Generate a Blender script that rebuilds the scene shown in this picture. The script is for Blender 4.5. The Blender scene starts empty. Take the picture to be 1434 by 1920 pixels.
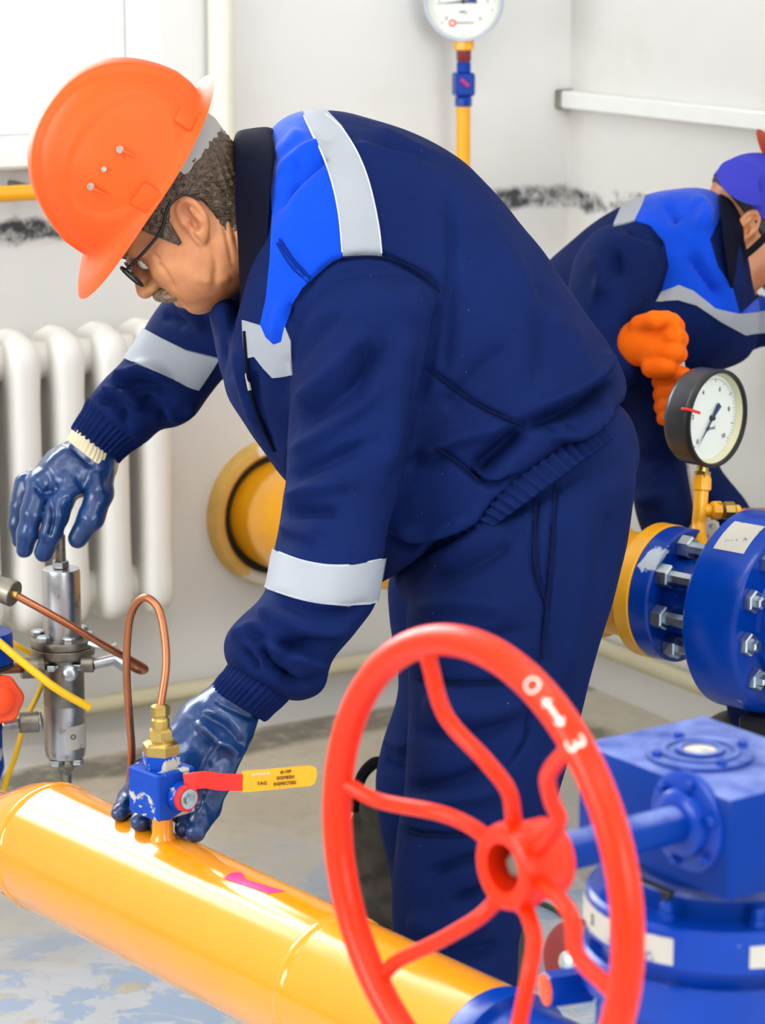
import bpy, bmesh, math, random
import numpy as np
from mathutils import Vector, Matrix, noise as mnoise

# ------------------------------------------------------------------ camera
scene = bpy.context.scene
COL = scene.collection
FPX, CX, CY = 5200.0, 717.0, 960.0
PITCH = math.radians(12.6)
CAM = np.array([0.0, 0.0, 1.5])
cam_data = bpy.data.cameras.new('camera')
cam_data.sensor_fit = 'HORIZONTAL'
cam_data.sensor_width = 36.0
cam_data.lens = FPX / 1434.0 * 36.0
cam_data.clip_start = 0.05
cam_data.dof.use_dof = True
cam_data.dof.focus_distance = 3.45
cam_data.dof.aperture_fstop = 9.0
cam = bpy.data.objects.new('camera', cam_data)
cam.location = CAM
cam.rotation_euler = (math.radians(90) - PITCH, 0, 0)
COL.objects.link(cam)
scene.camera = cam

# ------------------------------------------------------------------ daylight, exposure
scene.view_settings.view_transform = 'Standard'
scene.view_settings.look = 'None'
scene.view_settings.gamma = 1.0
scene.view_settings.use_curve_mapping = False
scene.view_settings.exposure = 0.98
scene.cycles.use_denoising = True
scene.cycles.max_bounces = 6
scene.cycles.diffuse_bounces = 4
scene.cycles.transparent_max_bounces = 8
scene.cycles.sample_clamp_indirect = 6.0
scene.cycles.caustics_reflective = False
scene.cycles.caustics_refractive = False
world = bpy.data.worlds.new('sky')
scene.world = world
world.use_nodes = True
wn = world.node_tree.nodes
wn['Background'].inputs[0].default_value = (0.93, 0.97, 1.0, 1)
wn['Background'].inputs[1].default_value = 7.5

# ------------------------------------------------------------------ geometry helpers
R_ = np.array([1.0, 0, 0])
F_ = np.array([0, math.cos(PITCH), -math.sin(PITCH)])
U_ = np.array([0, math.sin(PITCH), math.cos(PITCH)])
Z_ = np.array([0, 0, 1.0])

def ray(px, py):
    return F_ + (px - CX) / FPX * R_ - (py - CY) / FPX * U_

def P(px, py, d):
    return CAM + d * ray(px, py)

def proj(v):
    q = np.asarray(v) - CAM
    d = q @ F_
    return CX + FPX * (q @ R_) / d, CY - FPX * (q @ U_) / d, d

def hit(px, py, point, normal):
    r = ray(px, py)
    t = np.dot(np.asarray(point) - CAM, normal) / np.dot(r, normal)
    return CAM + t * r

def ground(px, py, z=0.0):
    return hit(px, py, (0, 0, z), Z_)

def nrm(v):
    v = np.asarray(v, float)
    return v / np.linalg.norm(v)

def frame(ax, up=None):
    """columns x,y,z with z along ax"""
    z = nrm(ax)
    u = np.array(up if up is not None else (0, 0, 1.0), float)
    if abs(np.dot(u, z)) > 0.98:
        u = np.array([1.0, 0, 0])
    x = nrm(np.cross(u, z))
    y = np.cross(z, x)
    return np.stack([x, y, z], 1)

def mat4(rot, loc):
    m = Matrix.Identity(4)
    for i in range(3):
        for j in range(3):
            m[i][j] = float(rot[i][j])
        m[i][3] = float(loc[i])
    return m

def catmull(pts, sub):
    pts = [np.asarray(p, float) for p in pts]
    out = []
    n = len(pts)
    for i in range(n - 1):
        p0 = pts[max(i - 1, 0)]; p1 = pts[i]; p2 = pts[i + 1]; p3 = pts[min(i + 2, n - 1)]
        for k in range(sub):
            t = k / sub
            out.append(0.5 * ((2 * p1) + (-p0 + p2) * t + (2 * p0 - 5 * p1 + 4 * p2 - p3) * t * t
                              + (-p0 + 3 * p1 - 3 * p2 + p3) * t ** 3))
    out.append(pts[-1])
    return out


class MB:
    """collects shapes of one part into one mesh"""
    def __init__(self):
        self.v = []; self.f = []

    def add(self, v, f):
        o = len(self.v)
        self.v += [tuple(float(c) for c in p) for p in v]
        self.f += [tuple(i + o for i in q) for q in f]
        return self

    def rings(self, rings, cap0=True, cap1=True, closed=False):
        n = len(rings[0]); o = len(self.v)
        for r in rings:
            self.v += [tuple(float(c) for c in p) for p in r]
        m = len(rings)
        for i in range(m if closed else m - 1):
            a = o + i * n; b = o + ((i + 1) % m) * n
            for k in range(n):
                k2 = (k + 1) % n
                self.f.append((a + k, a + k2, b + k2, b + k))
        if not closed:
            if cap0: self.f.append(tuple(o + k for k in reversed(range(n))))
            if cap1: self.f.append(tuple(o + (m - 1) * n + k for k in range(n)))
        return self

    def lathe(self, org, ax, prof, n=32, up=None, rot=0.0, sx=1.0, caps=True):
        """prof: list of (radius, height along ax)"""
        fr = frame(ax, up); org = np.asarray(org, float)
        rr = []
        for r, h in prof:
            rr.append([org + fr[:, 2] * h + max(r, 1e-5) * (sx * fr[:, 0] * math.cos(rot + 2 * math.pi * k / n)
                       + fr[:, 1] * math.sin(rot + 2 * math.pi * k / n)) for k in range(n)])
        return self.rings(rr, caps, caps)

    def cyl(self, p0, p1, r0, r1=None, n=24, bev=0.0, rot=0.0):
        p0 = np.asarray(p0, float); p1 = np.asarray(p1, float)
        L = np.linalg.norm(p1 - p0); r1 = r0 if r1 is None else r1
        if bev > 0:
            b = min(bev, L * .45)
            prof = [(r0 - b, 0), (r0, b), (r1, L - b), (r1 - b, L)]
        else:
            prof = [(r0, 0), (r1, L)]
        return self.lathe(p0, p1 - p0, prof, n, rot=rot)

    def tube(self, pts, r, n=12, sub=6):
        pts = catmull(pts, sub) if sub > 1 else [np.asarray(p, float) for p in pts]
        m = len(pts)
        rad = r if callable(r) else (lambda t: r)
        rr = []; x = None
        for i, p in enumerate(pts):
            t = nrm(pts[min(i + 1, m - 1)] - pts[max(i - 1, 0)])
            if x is None:
                x = frame(t)[:, 0]
            x = nrm(x - np.dot(x, t) * t); y = np.cross(t, x)
            q = rad(i / (m - 1))
            rr.append([p + q * (x * math.cos(2 * math.pi * k / n) + y * math.sin(2 * math.pi * k / n)) for k in range(n)])
        return self.rings(rr)

    def box(self, c, half, rot=None, bev=0.0, seg=1):
        rot = np.eye(3) if rot is None else np.asarray(rot)
        c = np.asarray(c, float)
        bm = bmesh.new()
        bmesh.ops.create_cube(bm, size=2.0)
        for v in bm.verts:
            v.co = Vector((v.co.x * half[0], v.co.y * half[1], v.co.z * half[2]))
        if bev > 0:
            bmesh.ops.bevel(bm, geom=list(bm.edges), offset=bev, segments=seg, affect='EDGES', profile=0.5)
        bm.verts.index_update()
        vs = [c + rot @ np.array(v.co) for v in bm.verts]
        fs = [tuple(v.index for v in f.verts) for f in bm.faces]
        bm.free()
        return self.add(vs, fs)

    def torus(self, c, ax, R, r, n=64, m=16, up=None):
        fr = frame(ax, up); c = np.asarray(c, float)
        rr = []
        for i in range(n):
            a = 2 * math.pi * i / n
            d = fr[:, 0] * math.cos(a) + fr[:, 1] * math.sin(a)
            rr.append([c + d * (R + r * math.cos(2 * math.pi * k / m)) + fr[:, 2] * r * math.sin(2 * math.pi * k / m) for k in range(m)])
        return self.rings(rr, closed=True)

    def sphere(self, c, r, n=16, m=10, sc=(1, 1, 1), rot=None):
        rot = np.eye(3) if rot is None else rot
        rr = []
        for i in range(1, m):
            a = math.pi * i / m
            rr.append([np.asarray(c) + rot @ (np.array([math.sin(a) * math.cos(2 * math.pi * k / n), math.sin(a) * math.sin(2 * math.pi * k / n), -math.cos(a)]) * r * np.array(sc)) for k in range(n)])
        return self.rings(rr)

    def mesh(self, name, sharp=35):
        me = bpy.data.meshes.new(name)
        me.from_pydata(self.v, [], self.f)
        bm = bmesh.new(); bm.from_mesh(me)
        bmesh.ops.recalc_face_normals(bm, faces=bm.faces)
        bm.to_mesh(me); bm.free()
        finish(me, sharp)
        return me


def finish(me, sharp=35):
    me.polygons.foreach_set('use_smooth', [True] * len(me.polygons))
    if sharp:
        me.set_sharp_from_angle(angle=math.radians(sharp))
    me.update()

def link(name, me, material, parent=None, M=None, label=None):
    o = bpy.data.objects.new(name, me)
    COL.objects.link(o)
    if material is not None and len(me.materials) == 0:
        me.materials.append(material)
    if M is not None:
        o.matrix_basis = M
    if parent is not None:
        o.parent = parent
        if parent.type == 'EMPTY':
            o.matrix_parent_inverse = Matrix.Translation(-Vector(parent.location))
    if label:
        o['label'] = label
    return o

def part(name, mb, material, parent=None, label=None, sharp=35):
    return link(name, mb.mesh(name, sharp), material, parent, None, label)

def thing(name, label, cat, loc, group=None):
    o = bpy.data.objects.new(name, None)
    COL.objects.link(o)
    o.empty_display_size = 0.05
    o.location = [float(c) for c in loc]
    o['label'] = label; o['category'] = cat
    if group: o['group'] = group
    return o

def tag(o, label, cat, group=None):
    o['label'] = label; o['category'] = cat
    if group: o['group'] = group
    return o

def struct(name, mb, material, sharp=35):
    o = part(name, mb, material, None, None, sharp)
    o['kind'] = 'structure'
    return o

def text_mesh(body, size, extrude=0.0004):
    cu = bpy.data.curves.new('lettering', 'FONT')
    cu.body = body; cu.size = size; cu.extrude = extrude
    cu.align_x = 'CENTER'; cu.align_y = 'CENTER'; cu.resolution_u = 3
    o = bpy.data.objects.new('lettering', cu)
    COL.objects.link(o)
    dg = bpy.context.evaluated_depsgraph_get()
    me = bpy.data.meshes.new_from_object(o.evaluated_get(dg))
    bpy.data.objects.remove(o); bpy.data.curves.remove(cu)
    me.materials.clear()
    return me

def lettering(name, body, size, org, xdir, ydir, material, parent, extrude=0.0004, label=None):
    me = text_mesh(body, size, extrude)
    x = nrm(xdir); z = nrm(np.cross(x, ydir)); y = np.cross(z, x)
    return link(name, me, material, parent, mat4(np.stack([x, y, z], 1), org), label)

# ------------------------------------------------------------------ materials
def lin(c):
    if isinstance(c, str):
        c = tuple(int(c[i:i + 2], 16) / 255 for i in (0, 2, 4))
    return tuple(x / 12.92 if x <= 0.04045 else ((x + 0.055) / 1.055) ** 2.4 for x in c)

class NT:
    def __init__(self, name):
        self.m = bpy.data.materials.new(name)
        self.m.use_nodes = True
        self.t = self.m.node_tree
        self.b = self.t.nodes['Principled BSDF']
        tc = self.t.nodes.new('ShaderNodeTexCoord')
        self.co = tc.outputs['Object']

    def n(self, kind, ins=None, **props):
        x = self.t.nodes.new(kind)
        for k, v in props.items():
            setattr(x, k, v)
        for k, v in (ins or {}).items():
            self.set(x.inputs[k], v)
        return x

    def set(self, sock, v):
        if isinstance(v, bpy.types.NodeSocket):
            self.t.links.new(v, sock)
        elif isinstance(v, (tuple, list)) and sock.type == 'RGBA' and len(v) == 3:
            sock.default_value = (*v, 1)
        else:
            sock.default_value = v

    def noise(self, scale, detail=4, rough=.55, co=None, dist=0.0):
        return self.n('ShaderNodeTexNoise', {'Vector': co or self.co, 'Scale': scale, 'Detail': detail, 'Roughness': rough, 'Distortion': dist}).outputs['Fac']

    def ramp(self, fac, a, b):
        return self.n('ShaderNodeMapRange', {'Value': fac, 'From Min': a, 'From Max': b}).outputs['Result']

    def math(self, op, a, b=0.0, c=0.0, clamp=False):
        x = self.n('ShaderNodeMath', {0: a, 1: b, 2: c}, operation=op, use_clamp=clamp)
        return x.outputs[0]

    def mix(self, fac, a, b):
        x = self.n('ShaderNodeMix', data_type='RGBA')
        self.set(x.inputs[0], fac); self.set(x.inputs[6], a); self.set(x.inputs[7], b)
        return x.outputs[2]

    def scaled(self, s, rot=(0, 0, 0)):
        return self.n('ShaderNodeMapping', {'Vector': self.co, 'Scale': s, 'Rotation': rot}).outputs['Vector']

    def bump(self, h, strength=.3, dist=.002, prev=None):
        x = self.n('ShaderNodeBump', {'Height': h, 'Strength': strength, 'Distance': dist})
        if prev is not None: self.set(x.inputs['Normal'], prev)
        return x.outputs['Normal']

    def out(self, col=None, rough=None, metal=None, normal=None, **kw):
        for k, v in (('Base Color', col), ('Roughness', rough), ('Metallic', metal), ('Normal', normal)):
            if v is not None: self.set(self.b.inputs[k], v)
        for k, v in kw.items():
            self.set(self.b.inputs[k.replace('_', ' ')], v)
        return self.m

def paint(name, col, rough=.35, var=.12, vscale=9, wear=None, wscale=14, wth=.64, bump=.08, coat=0.0, metal=0.0, wrough=.6, dust=None, spec=.5):
    t = NT(name); c = lin(col)
    k = t.noise(vscale, 5)
    dark = tuple(x * (1 - var) for x in c); lite = tuple(min(1, x * (1 + var)) for x in c)
    colr = t.mix(t.ramp(k, .3, .7), dark, lite)
    r = rough
    if dust is not None:
        nz = t.n('ShaderNodeSeparateXYZ', {0: t.n('ShaderNodeNewGeometry').outputs['Normal']}).outputs[2]
        f = t.math('MULTIPLY', t.ramp(nz, .55, .95), t.math('MULTIPLY', t.ramp(t.noise(30, 4), .2, .7), dust[1]))
        colr = t.mix(f, colr, lin(dust[0]))
        r = t.n('ShaderNodeMix', {0: f, 2: rough, 3: .75}).outputs[0]
    if wear is not None:
        w = t.ramp(t.noise(wscale, 7, .62, dist=.6), wth, wth + .025)
        colr = t.mix(w, colr, lin(wear))
        r = t.n('ShaderNodeMix', {0: w, 2: r, 3: wrough}).outputs[0]
    nb = t.bump(t.noise(vscale * 14, 3), bump, .0015)
    return t.out(colr, r, metal, nb, Coat_Weight=coat, Coat_Roughness=.12, Specular_IOR_Level=spec)

def fabric(name, col, rough=.82, var=.16, weave=900, sheen=.0, bump=.4, lint=False, spec=.08):
    t = NT(name); c = lin(col)
    k = t.noise(7, 5)
    colr = t.mix(t.ramp(k, .3, .7), tuple(x * (1 - var) for x in c), tuple(min(1, x * (1 + var)) for x in c))
    if lint:
        l = t.ramp(t.noise(300, 1, .4), .815, .84)
        colr = t.mix(t.math('MULTIPLY', l, .45), colr, (.55, .6, .7))
    nb = t.bump(t.noise(38, 4, .5), bump, .004)
    nb = t.bump(t.noise(weave, 2), .16, .0008, nb)
    return t.out(colr, rough, 0, nb, Sheen_Weight=sheen, Sheen_Roughness=.4, Specular_IOR_Level=spec)

def metal(name, col, rough=.35, var=.15, vscale=20, stretch=None, dirt=None):
    t = NT(name); c = lin(col)
    co = t.scaled(stretch) if stretch else None
    k = t.noise(vscale, 5, co=co)
    colr = t.mix(t.ramp(k, .3, .7), tuple(x * (1 - var) for x in c), tuple(min(1, x * (1 + var)) for x in c))
    if dirt:
        w = t.ramp(t.noise(24, 6, .65), .58, .7)
        colr = t.mix(w, colr, lin(dirt))
    rr = t.n('ShaderNodeMapRange', {'Value': t.noise(vscale * 2, 4), 'To Min': rough * .8, 'To Max': rough * 1.3}).outputs['Result']
    return t.out(colr, rr, 1.0, t.bump(t.noise(220, 2), .05, .001))

MAT = {}
MAT['navy'] = fabric('navy_twill', '0c1c4c', lint=True)
MAT['navy2'] = fabric('navy_twill_trousers', '0b1b49', lint=True)
MAT['royal'] = fabric('royal_blue_twill', '0a42c0', sheen=.15)
MAT['collar'] = fabric('dark_navy_collar', '090c1e')
MAT['reflect'] = fabric('reflective_grey_tape', '9b9ea4', rough=.5, var=.05, sheen=0, bump=.12)
MAT['tapeedge'] = fabric('tape_edge', 'b4b8be', rough=.6, var=.03, sheen=0)
MAT['royalseam'] = fabric('royal_seam_thread', '08267a', var=.05)
MAT['seam'] = fabric('seam_thread', '0c1330', var=.05)
MAT['glove_cotton'] = fabric('cream_knit', 'd9cba8', var=.06, weave=500)
MAT['orange_knit'] = fabric('orange_knit_glove', 'ff6a10', var=.08, weave=420)
MAT['cap'] = fabric('violet_cap', '3d3fae', var=.1)
MAT['black_strap'] = fabric('black_strap', '14141a', var=.1)
MAT['zip'] = metal('zip_metal', 'c8c8c8', .35)
MAT['helmet'] = paint('orange_helmet', 'f8541a', .5, var=.03, bump=.03, spec=.2)
MAT['greyband'] = paint('grey_headband', '9c9690', .55, var=.06, bump=.02)
MAT['creamplastic'] = paint('cream_plastic', 'e2dccb', .4, var=.05)
MAT['yellow'] = paint('yellow_pipe_paint', 'ea9208', .16, var=.05, vscale=5, wear='c98a1c', wscale=42, wth=.735, bump=.05, coat=.35)
MAT['yellow2'] = paint('yellow_paint_worn', 'f2a816', .3, var=.1, vscale=10, wear='8a6a20', wscale=26, wth=.68, coat=.1)
MAT['blue'] = paint('blue_valve_paint', '003084', .38, var=.12, vscale=12, dust=('8c9ad0', .7), spec=.12)
MAT['bluegloss'] = paint('blue_gloss_paint', '00389c', .24, var=.14, vscale=12, spec=.3, wear='b9bfc8', wscale=13, wth=.65)
MAT['bluechip'] = paint('blue_chipped_paint', '0440a8', .38, var=.1, spec=.2, wear='b7b3a6', wscale=34, wth=.545)
MAT['red'] = paint('red_handwheel_paint', 'f02e08', .32, var=.05, vscale=8, spec=.25)
MAT['redlever'] = paint('red_lever_plastic', 'ea2f2a', .32, var=.06)
MAT['orangeplastic'] = paint('orange_plastic', 'ff4f1c', .38, var=.05)
MAT['yellowsleeve'] = paint('yellow_sleeve_vinyl', 'f7b41a', .36, var=.04)
MAT['hose'] = paint('yellow_hose', 'f2bc04', .4, var=.04)
MAT['steel'] = metal('brushed_steel', 'b4b2b2', .33, stretch=(1, 1, .05), vscale=60, dirt='6d6a66')
MAT['steeldark'] = metal('dark_steel', '8f897d', .42, dirt='625c50')
MAT['bolt'] = metal('zinc_bolt', 'c2cbd0', .3, dirt='8f9a96')
MAT['brass'] = metal('brass', 'b99a55', .34, dirt='8c7440')
MAT['copper'] = metal('copper_tube', 'a9694a', .36, vscale=12)
MAT['blackmetal'] = paint('black_enamel', '2a2a2e', .32, var=.15, wear='bcbcc4', wscale=10, wth=.74)
MAT['black'] = paint('matt_black', '121214', .55, var=.2)
MAT['dial'] = paint('dial_white', 'e4e6dc', .5, var=.02, bump=0)
MAT['cream_ring'] = paint('dial_cream_ring', 'cfc9a2', .5, var=.03, bump=0)
MAT['ink'] = paint('black_print', '2b2b2b', .6, var=.05, bump=0)
MAT['inkbrown'] = paint('brown_print', '6a4a12', .6, var=.05, bump=0)
MAT['needleblue'] = paint('blue_needle', '14356e', .4, var=.03, bump=0)
MAT['sticker'] = paint('white_sticker', 'bdb7aa', .5, var=.1, bump=.02, wear='6f748a', wscale=45, wth=.6)
MAT['whiteprint'] = paint('white_paint_mark', 'f4dfd0', .5, var=.04, bump=.02)
MAT['magenta'] = paint('magenta_tape', 'd8307e', .35, var=.08, bump=.02)
MAT['radiator'] = paint('radiator_enamel', 'f0ede6', .34, var=.04, vscale=5, wear='e0d4b4', wscale=9, wth=.7, bump=.12)
MAT['frame'] = paint('window_frame_white', 'f1f1ef', .4, var=.02)
MAT['wallpipe'] = paint('cream_wall_pipe', 'e6e1d0', .4, var=.04)
MAT['skirting'] = paint('beige_floor_pipe', 'd3cbab', .5, var=.06)
MAT['redbrown'] = paint('red_oxide_paint', '7c1d1c', .35, var=.12)
MAT['bagcloth'] = fabric('dark_bag_cloth', '4c463e', var=.5, bump=.9)
MAT['boot'] = paint('black_boot_leather', '24211f', .5, var=.3)
MAT['rubberedge'] = paint('boot_sole', '1a1816', .7, var=.2)
MAT['green_wire'] = paint('green_cable', '3f5f49', .5, var=.1)
MAT['added_lamp_body'] = paint('added_lamp_housing', 'eeeeee', .5, var=.02)

def glove_mat():
    t = NT('blue_nitrile_glove'); c = lin('0e3468')
    colr = t.mix(t.ramp(t.noise(16, 4), .3, .7), tuple(x * .72 for x in c), tuple(x * 1.2 for x in c))
    nb = t.bump(t.noise(42, 4, .55), .45, .004)
    nb = t.bump(t.noise(260, 2), .12, .001, nb)
    return t.out(colr, .3, 0, nb, Coat_Weight=.25, Coat_Roughness=.22)
MAT['glove'] = glove_mat()

def skin_mat():
    t = NT('skin'); c = lin('cf8f66')
    k = t.noise(22, 6, .6)
    colr = t.mix(t.ramp(k, .3, .7), lin('b06c44'), lin('ca8a58'))
    colr = t.mix(t.math('MULTIPLY', t.ramp(t.noise(7, 2), .45, .7), .4), colr, lin('b85840'))
    spots = t.ramp(t.noise(105, 1, .3), .79, .82)
    colr = t.mix(t.math('MULTIPLY', spots, .5), colr, lin('8a4a30'))
    nb = t.bump(t.noise(160, 4), .18, .002)
    return t.out(colr, .45, 0, nb, Subsurface_Weight=.08, Subsurface_Radius=(.01, .004, .002), Subsurface_Scale=.6)
MAT['skin'] = skin_mat()

def hair_mat(name, a, b):
    t = NT(name)
    k = t.noise(60, 6, .65, co=t.scaled((1, 9, 3)))
    nb = t.bump(t.noise(110, 4, co=t.scaled((1, 6, 2))), .8, .004)
    return t.out(t.mix(t.ramp(k, .35, .65), lin(a), lin(b)), .42, 0, nb)
MAT['hair'] = hair_mat('greying_brown_hair', '1d130d', '6a513c')
MAT['moustache'] = hair_mat('grey_brown_moustache', '5c4632', '97795a')
MAT['hairblack'] = hair_mat('short_black_hair', '120d0c', '221a18')

def glass_mat():
    t = NT('window_glass')
    tr = t.n('ShaderNodeBsdfTransparent', {0: (.97, .98, .98)}).outputs[0]
    gl = t.n('ShaderNodeBsdfGlossy', {'Color': (1, 1, 1), 'Roughness': .03}).outputs[0]
    fr = t.n('ShaderNodeFresnel', {'IOR': 1.45}).outputs[0]
    mx = t.n('ShaderNodeMixShader', {0: fr, 1: tr, 2: gl}).outputs[0]
    t.t.links.new(mx, t.t.nodes['Material Output'].inputs[0])
    return t.m
MAT['glass'] = glass_mat()

def lens_mat():
    t = NT('spectacle_lens')
    tr = t.n('ShaderNodeBsdfTransparent', {0: (.5, .5, .52)}).outputs[0]
    gl = t.n('ShaderNodeBsdfGlossy', {'Color': (1, 1, 1), 'Roughness': .05}).outputs[0]
    mx = t.n('ShaderNodeMixShader', {0: .12, 1: tr, 2: gl}).outputs[0]
    t.t.links.new(mx, t.t.nodes['Material Output'].inputs[0])
    return t.m
MAT['lens'] = lens_mat()

# ------------------------------------------------------------------ the room
TH = math.radians(59)
WD = np.array([math.sin(TH), math.cos(TH), 0])        # along the back wall, to the right and away
WN = np.array([math.cos(TH), -math.sin(TH), 0])       # its normal, into the room
WB = ground(590, 1345)
def W(px, py, off=0.0):
    return hit(px, py, WB + WN * off, WN)
CORNER = W(1052, 1258); CORNER[2] = 0
def RW(px, py, off=0.0):                               # right wall: normal -WD
    return hit(px, py, CORNER - WD * off, -WD)
def room(a, b, z=0.0):                                 # a: metres left of the corner, b: metres off the back wall
    return CORNER - WD * a + WN * b + Z_ * z
RA, RB, RH = 5.6, 7.2, 3.1
WROT = np.stack([WD, WN, Z_], 1)                       # box frames aligned with the room

def wall_mat(name, base, nvec, cval):
    t = NT(name)
    z = t.n('ShaderNodeSeparateXYZ', {0: t.co}).outputs[2]
    big = t.noise(1.6, 4)
    c = t.mix(t.ramp(big, .3, .7), lin(base), tuple(x * .93 for x in lin(base)))
    c = t.mix(t.math('MULTIPLY', t.ramp(t.noise(3.3, 6, .6), .56, .75), .35), c, lin('cfc3ae'))
    # tarred strip with peeling edges
    wob = t.math('MULTIPLY', t.math('SUBTRACT', t.noise(9, 6, .65), .5), .06)
    dz = t.math('ABSOLUTE', t.math('SUBTRACT', t.math('ADD', z, wob), STRIPE_Z))
    m = t.math('MULTIPLY', t.ramp(dz, .024, .012), t.ramp(t.noise(13, 7, .7), .4, .56))
    c = t.mix(m, c, lin('3c3c40'))
    nb = t.bump(t.noise(30, 5), .12, .004)
    return t.out(c, .7, 0, nb)
STRIPE_Z = float(W(590, 396)[2])
MAT['wall'] = wall_mat('whitewashed_wall', 'e4e2de', None, None)

def floor_mat():
    t = NT('worn_painted_concrete')
    c = t.mix(t.ramp(t.noise(2.2, 6, .6), .35, .65), lin('d0c6b0'), lin('ded7c6'))
    c = t.mix(t.math('MULTIPLY', t.ramp(t.noise(26, 6, .7), .5, .75), .5), c, lin('ab9f8a'))
    dist = t.n('ShaderNodeVectorMath', {0: t.co, 1: tuple(WN)}, operation='DOT_PRODUCT').outputs['Value']
    d = t.math('SUBTRACT', dist, float(np.dot(CORNER, WN)))
    # remains of pale blue and white paint away from the wall
    far = t.ramp(d, .5, .95)
    p1 = t.math('MULTIPLY', t.ramp(t.noise(5.5, 8, .68, dist=.4), .40, .46), far)
    c = t.mix(p1, c, lin('dadfe6'))
    p2 = t.math('MULTIPLY', t.ramp(t.noise(8.5, 8, .7, dist=.5), .50, .54), far)
    c = t.mix(p2, c, lin('b4c9e4'))
    # dark patchy strips along the wall foot
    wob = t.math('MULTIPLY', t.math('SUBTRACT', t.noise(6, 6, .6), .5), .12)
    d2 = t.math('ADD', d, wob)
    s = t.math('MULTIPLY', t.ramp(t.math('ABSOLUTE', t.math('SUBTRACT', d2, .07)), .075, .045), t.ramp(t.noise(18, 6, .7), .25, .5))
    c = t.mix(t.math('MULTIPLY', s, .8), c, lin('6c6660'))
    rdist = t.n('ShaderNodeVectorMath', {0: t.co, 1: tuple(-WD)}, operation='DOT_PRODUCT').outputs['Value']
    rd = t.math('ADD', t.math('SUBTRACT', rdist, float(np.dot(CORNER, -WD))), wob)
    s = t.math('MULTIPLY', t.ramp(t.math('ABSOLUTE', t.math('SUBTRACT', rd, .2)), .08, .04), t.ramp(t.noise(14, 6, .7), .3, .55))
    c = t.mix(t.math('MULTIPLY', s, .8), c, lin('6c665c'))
    return t.out(c, .5, 0, t.bump(t.noise(40, 6), .2, .003))
MAT['floor'] = floor_mat()
MAT['ceiling'] = paint('ceiling_white', 'efeeec', .8, var=.02)

mb = MB(); mb.box(room(RA / 2, RB / 2, -.05), (RA / 2 + .2, RB / 2 + .2, .05), WROT)
struct('floor', mb, MAT['floor'])
mb = MB(); mb.box(room(RA / 2, RB / 2, RH + .05), (RA / 2 + .2, RB / 2 + .2, .05), WROT)
struct('ceiling', mb, MAT['ceiling'])

def wall_with_openings(name, length, openings, org, xd, nd, thick=.32, material=None):
    """openings: (x0,x1,z0,z1); xd along the wall, nd into the room"""
    rot = np.stack([xd, nd, Z_], 1)
    m = MB()
    xs = [0.0]
    def blk(x0, x1, z0, z1):
        if x1 - x0 < 1e-4 or z1 - z0 < 1e-4: return
        m.box(org + xd * (x0 + x1) / 2 - nd * thick / 2 + Z_ * (z0 + z1) / 2, ((x1 - x0) / 2, thick / 2, (z1 - z0) / 2), rot)
    cur = 0.0
    for x0, x1, z0, z1 in sorted(openings):
        blk(cur, x0, 0, RH); blk(x0, x1, 0, z0); blk(x0, x1, z1, RH); cur = x1
    blk(cur, length, 0, RH)
    return struct(name, m, material or MAT['wall'])

def portal(org, nd, w, h):
    ld = bpy.data.lights.new('window_portal', 'AREA')
    ld.shape = 'RECTANGLE'; ld.size = w; ld.size_y = h
    ld.cycles.is_portal = True
    o = bpy.data.objects.new('window_portal', ld)
    COL.objects.link(o)
    z = -nrm(nd)                       # lights shine along -Z
    x = nrm(np.cross(Z_, z)); y = np.cross(z, x)
    o.matrix_basis = mat4(np.stack([x, y, z], 1), org)

def window(name, org, xd, nd, x0, x1, z0, z1, mullions, transom, thick=.32, sill=True):
    """frame set back in the reveal; panes are real glass"""
    rot = np.stack([xd, nd, Z_], 1)
    root = MB()
    set_ = -.17
    fw = .045
    def bar(xa, xb, za, zb, t=.035, m=root):
        m.box(org + xd * (xa + xb) / 2 + nd * set_ + Z_ * (za + zb) / 2, ((xb - xa) / 2, t, (zb - za) / 2), rot, .006)
    bar(x0, x0 + fw, z0, z1); bar(x1 - fw, x1, z0, z1)
    bar(x0 + fw, x1 - fw, z0 + .002, z0 + fw); bar(x0 + fw, x1 - fw, z1 - fw, z1)
    o = struct(name, root, MAT['frame'])
    xs = [x0 + fw] + [v for mu in mullions for v in (mu - .03, mu + .03)] + [x1 - fw]
    for mu in mullions:
        m = MB(); bar(mu - .03, mu + .03, z0 + fw, z1 - fw, .03, m); part('mullion', m, MAT['frame'], o)
    zs = [z0 + fw] + [v for tr in transom for v in (tr - .022, tr + .022)] + [z1 - fw]
    for i in range(0, len(xs), 2):
        for tr in transom:
            m = MB(); bar(xs[i], xs[i + 1], tr - .022, tr + .022, .028, m); part('transom', m, MAT['frame'], o)
        for j in range(0, len(zs), 2):
            m = MB()
            m.box(org + xd * (xs[i] + xs[i + 1]) / 2 + nd * set_ + Z_ * (zs[j] + zs[j + 1]) / 2, ((xs[i + 1] - xs[i]) / 2, .003, (zs[j + 1] - zs[j]) / 2), rot)
            part('pane', m, MAT['glass'], o)
    if sill:
        m = MB()
        m.box(org + xd * (x0 + x1) / 2 + nd * -.04 + Z_ * (z0 - .014), ((x1 - x0) / 2 + .04, .1, .02), rot, .006)
        part('window_sill', m, MAT['frame'], o)
    portal(org + xd * (x0 + x1) / 2 - nd * (thick + .02) + Z_ * (z0 + z1) / 2, nd, x1 - x0, z1 - z0)
    return o

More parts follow.
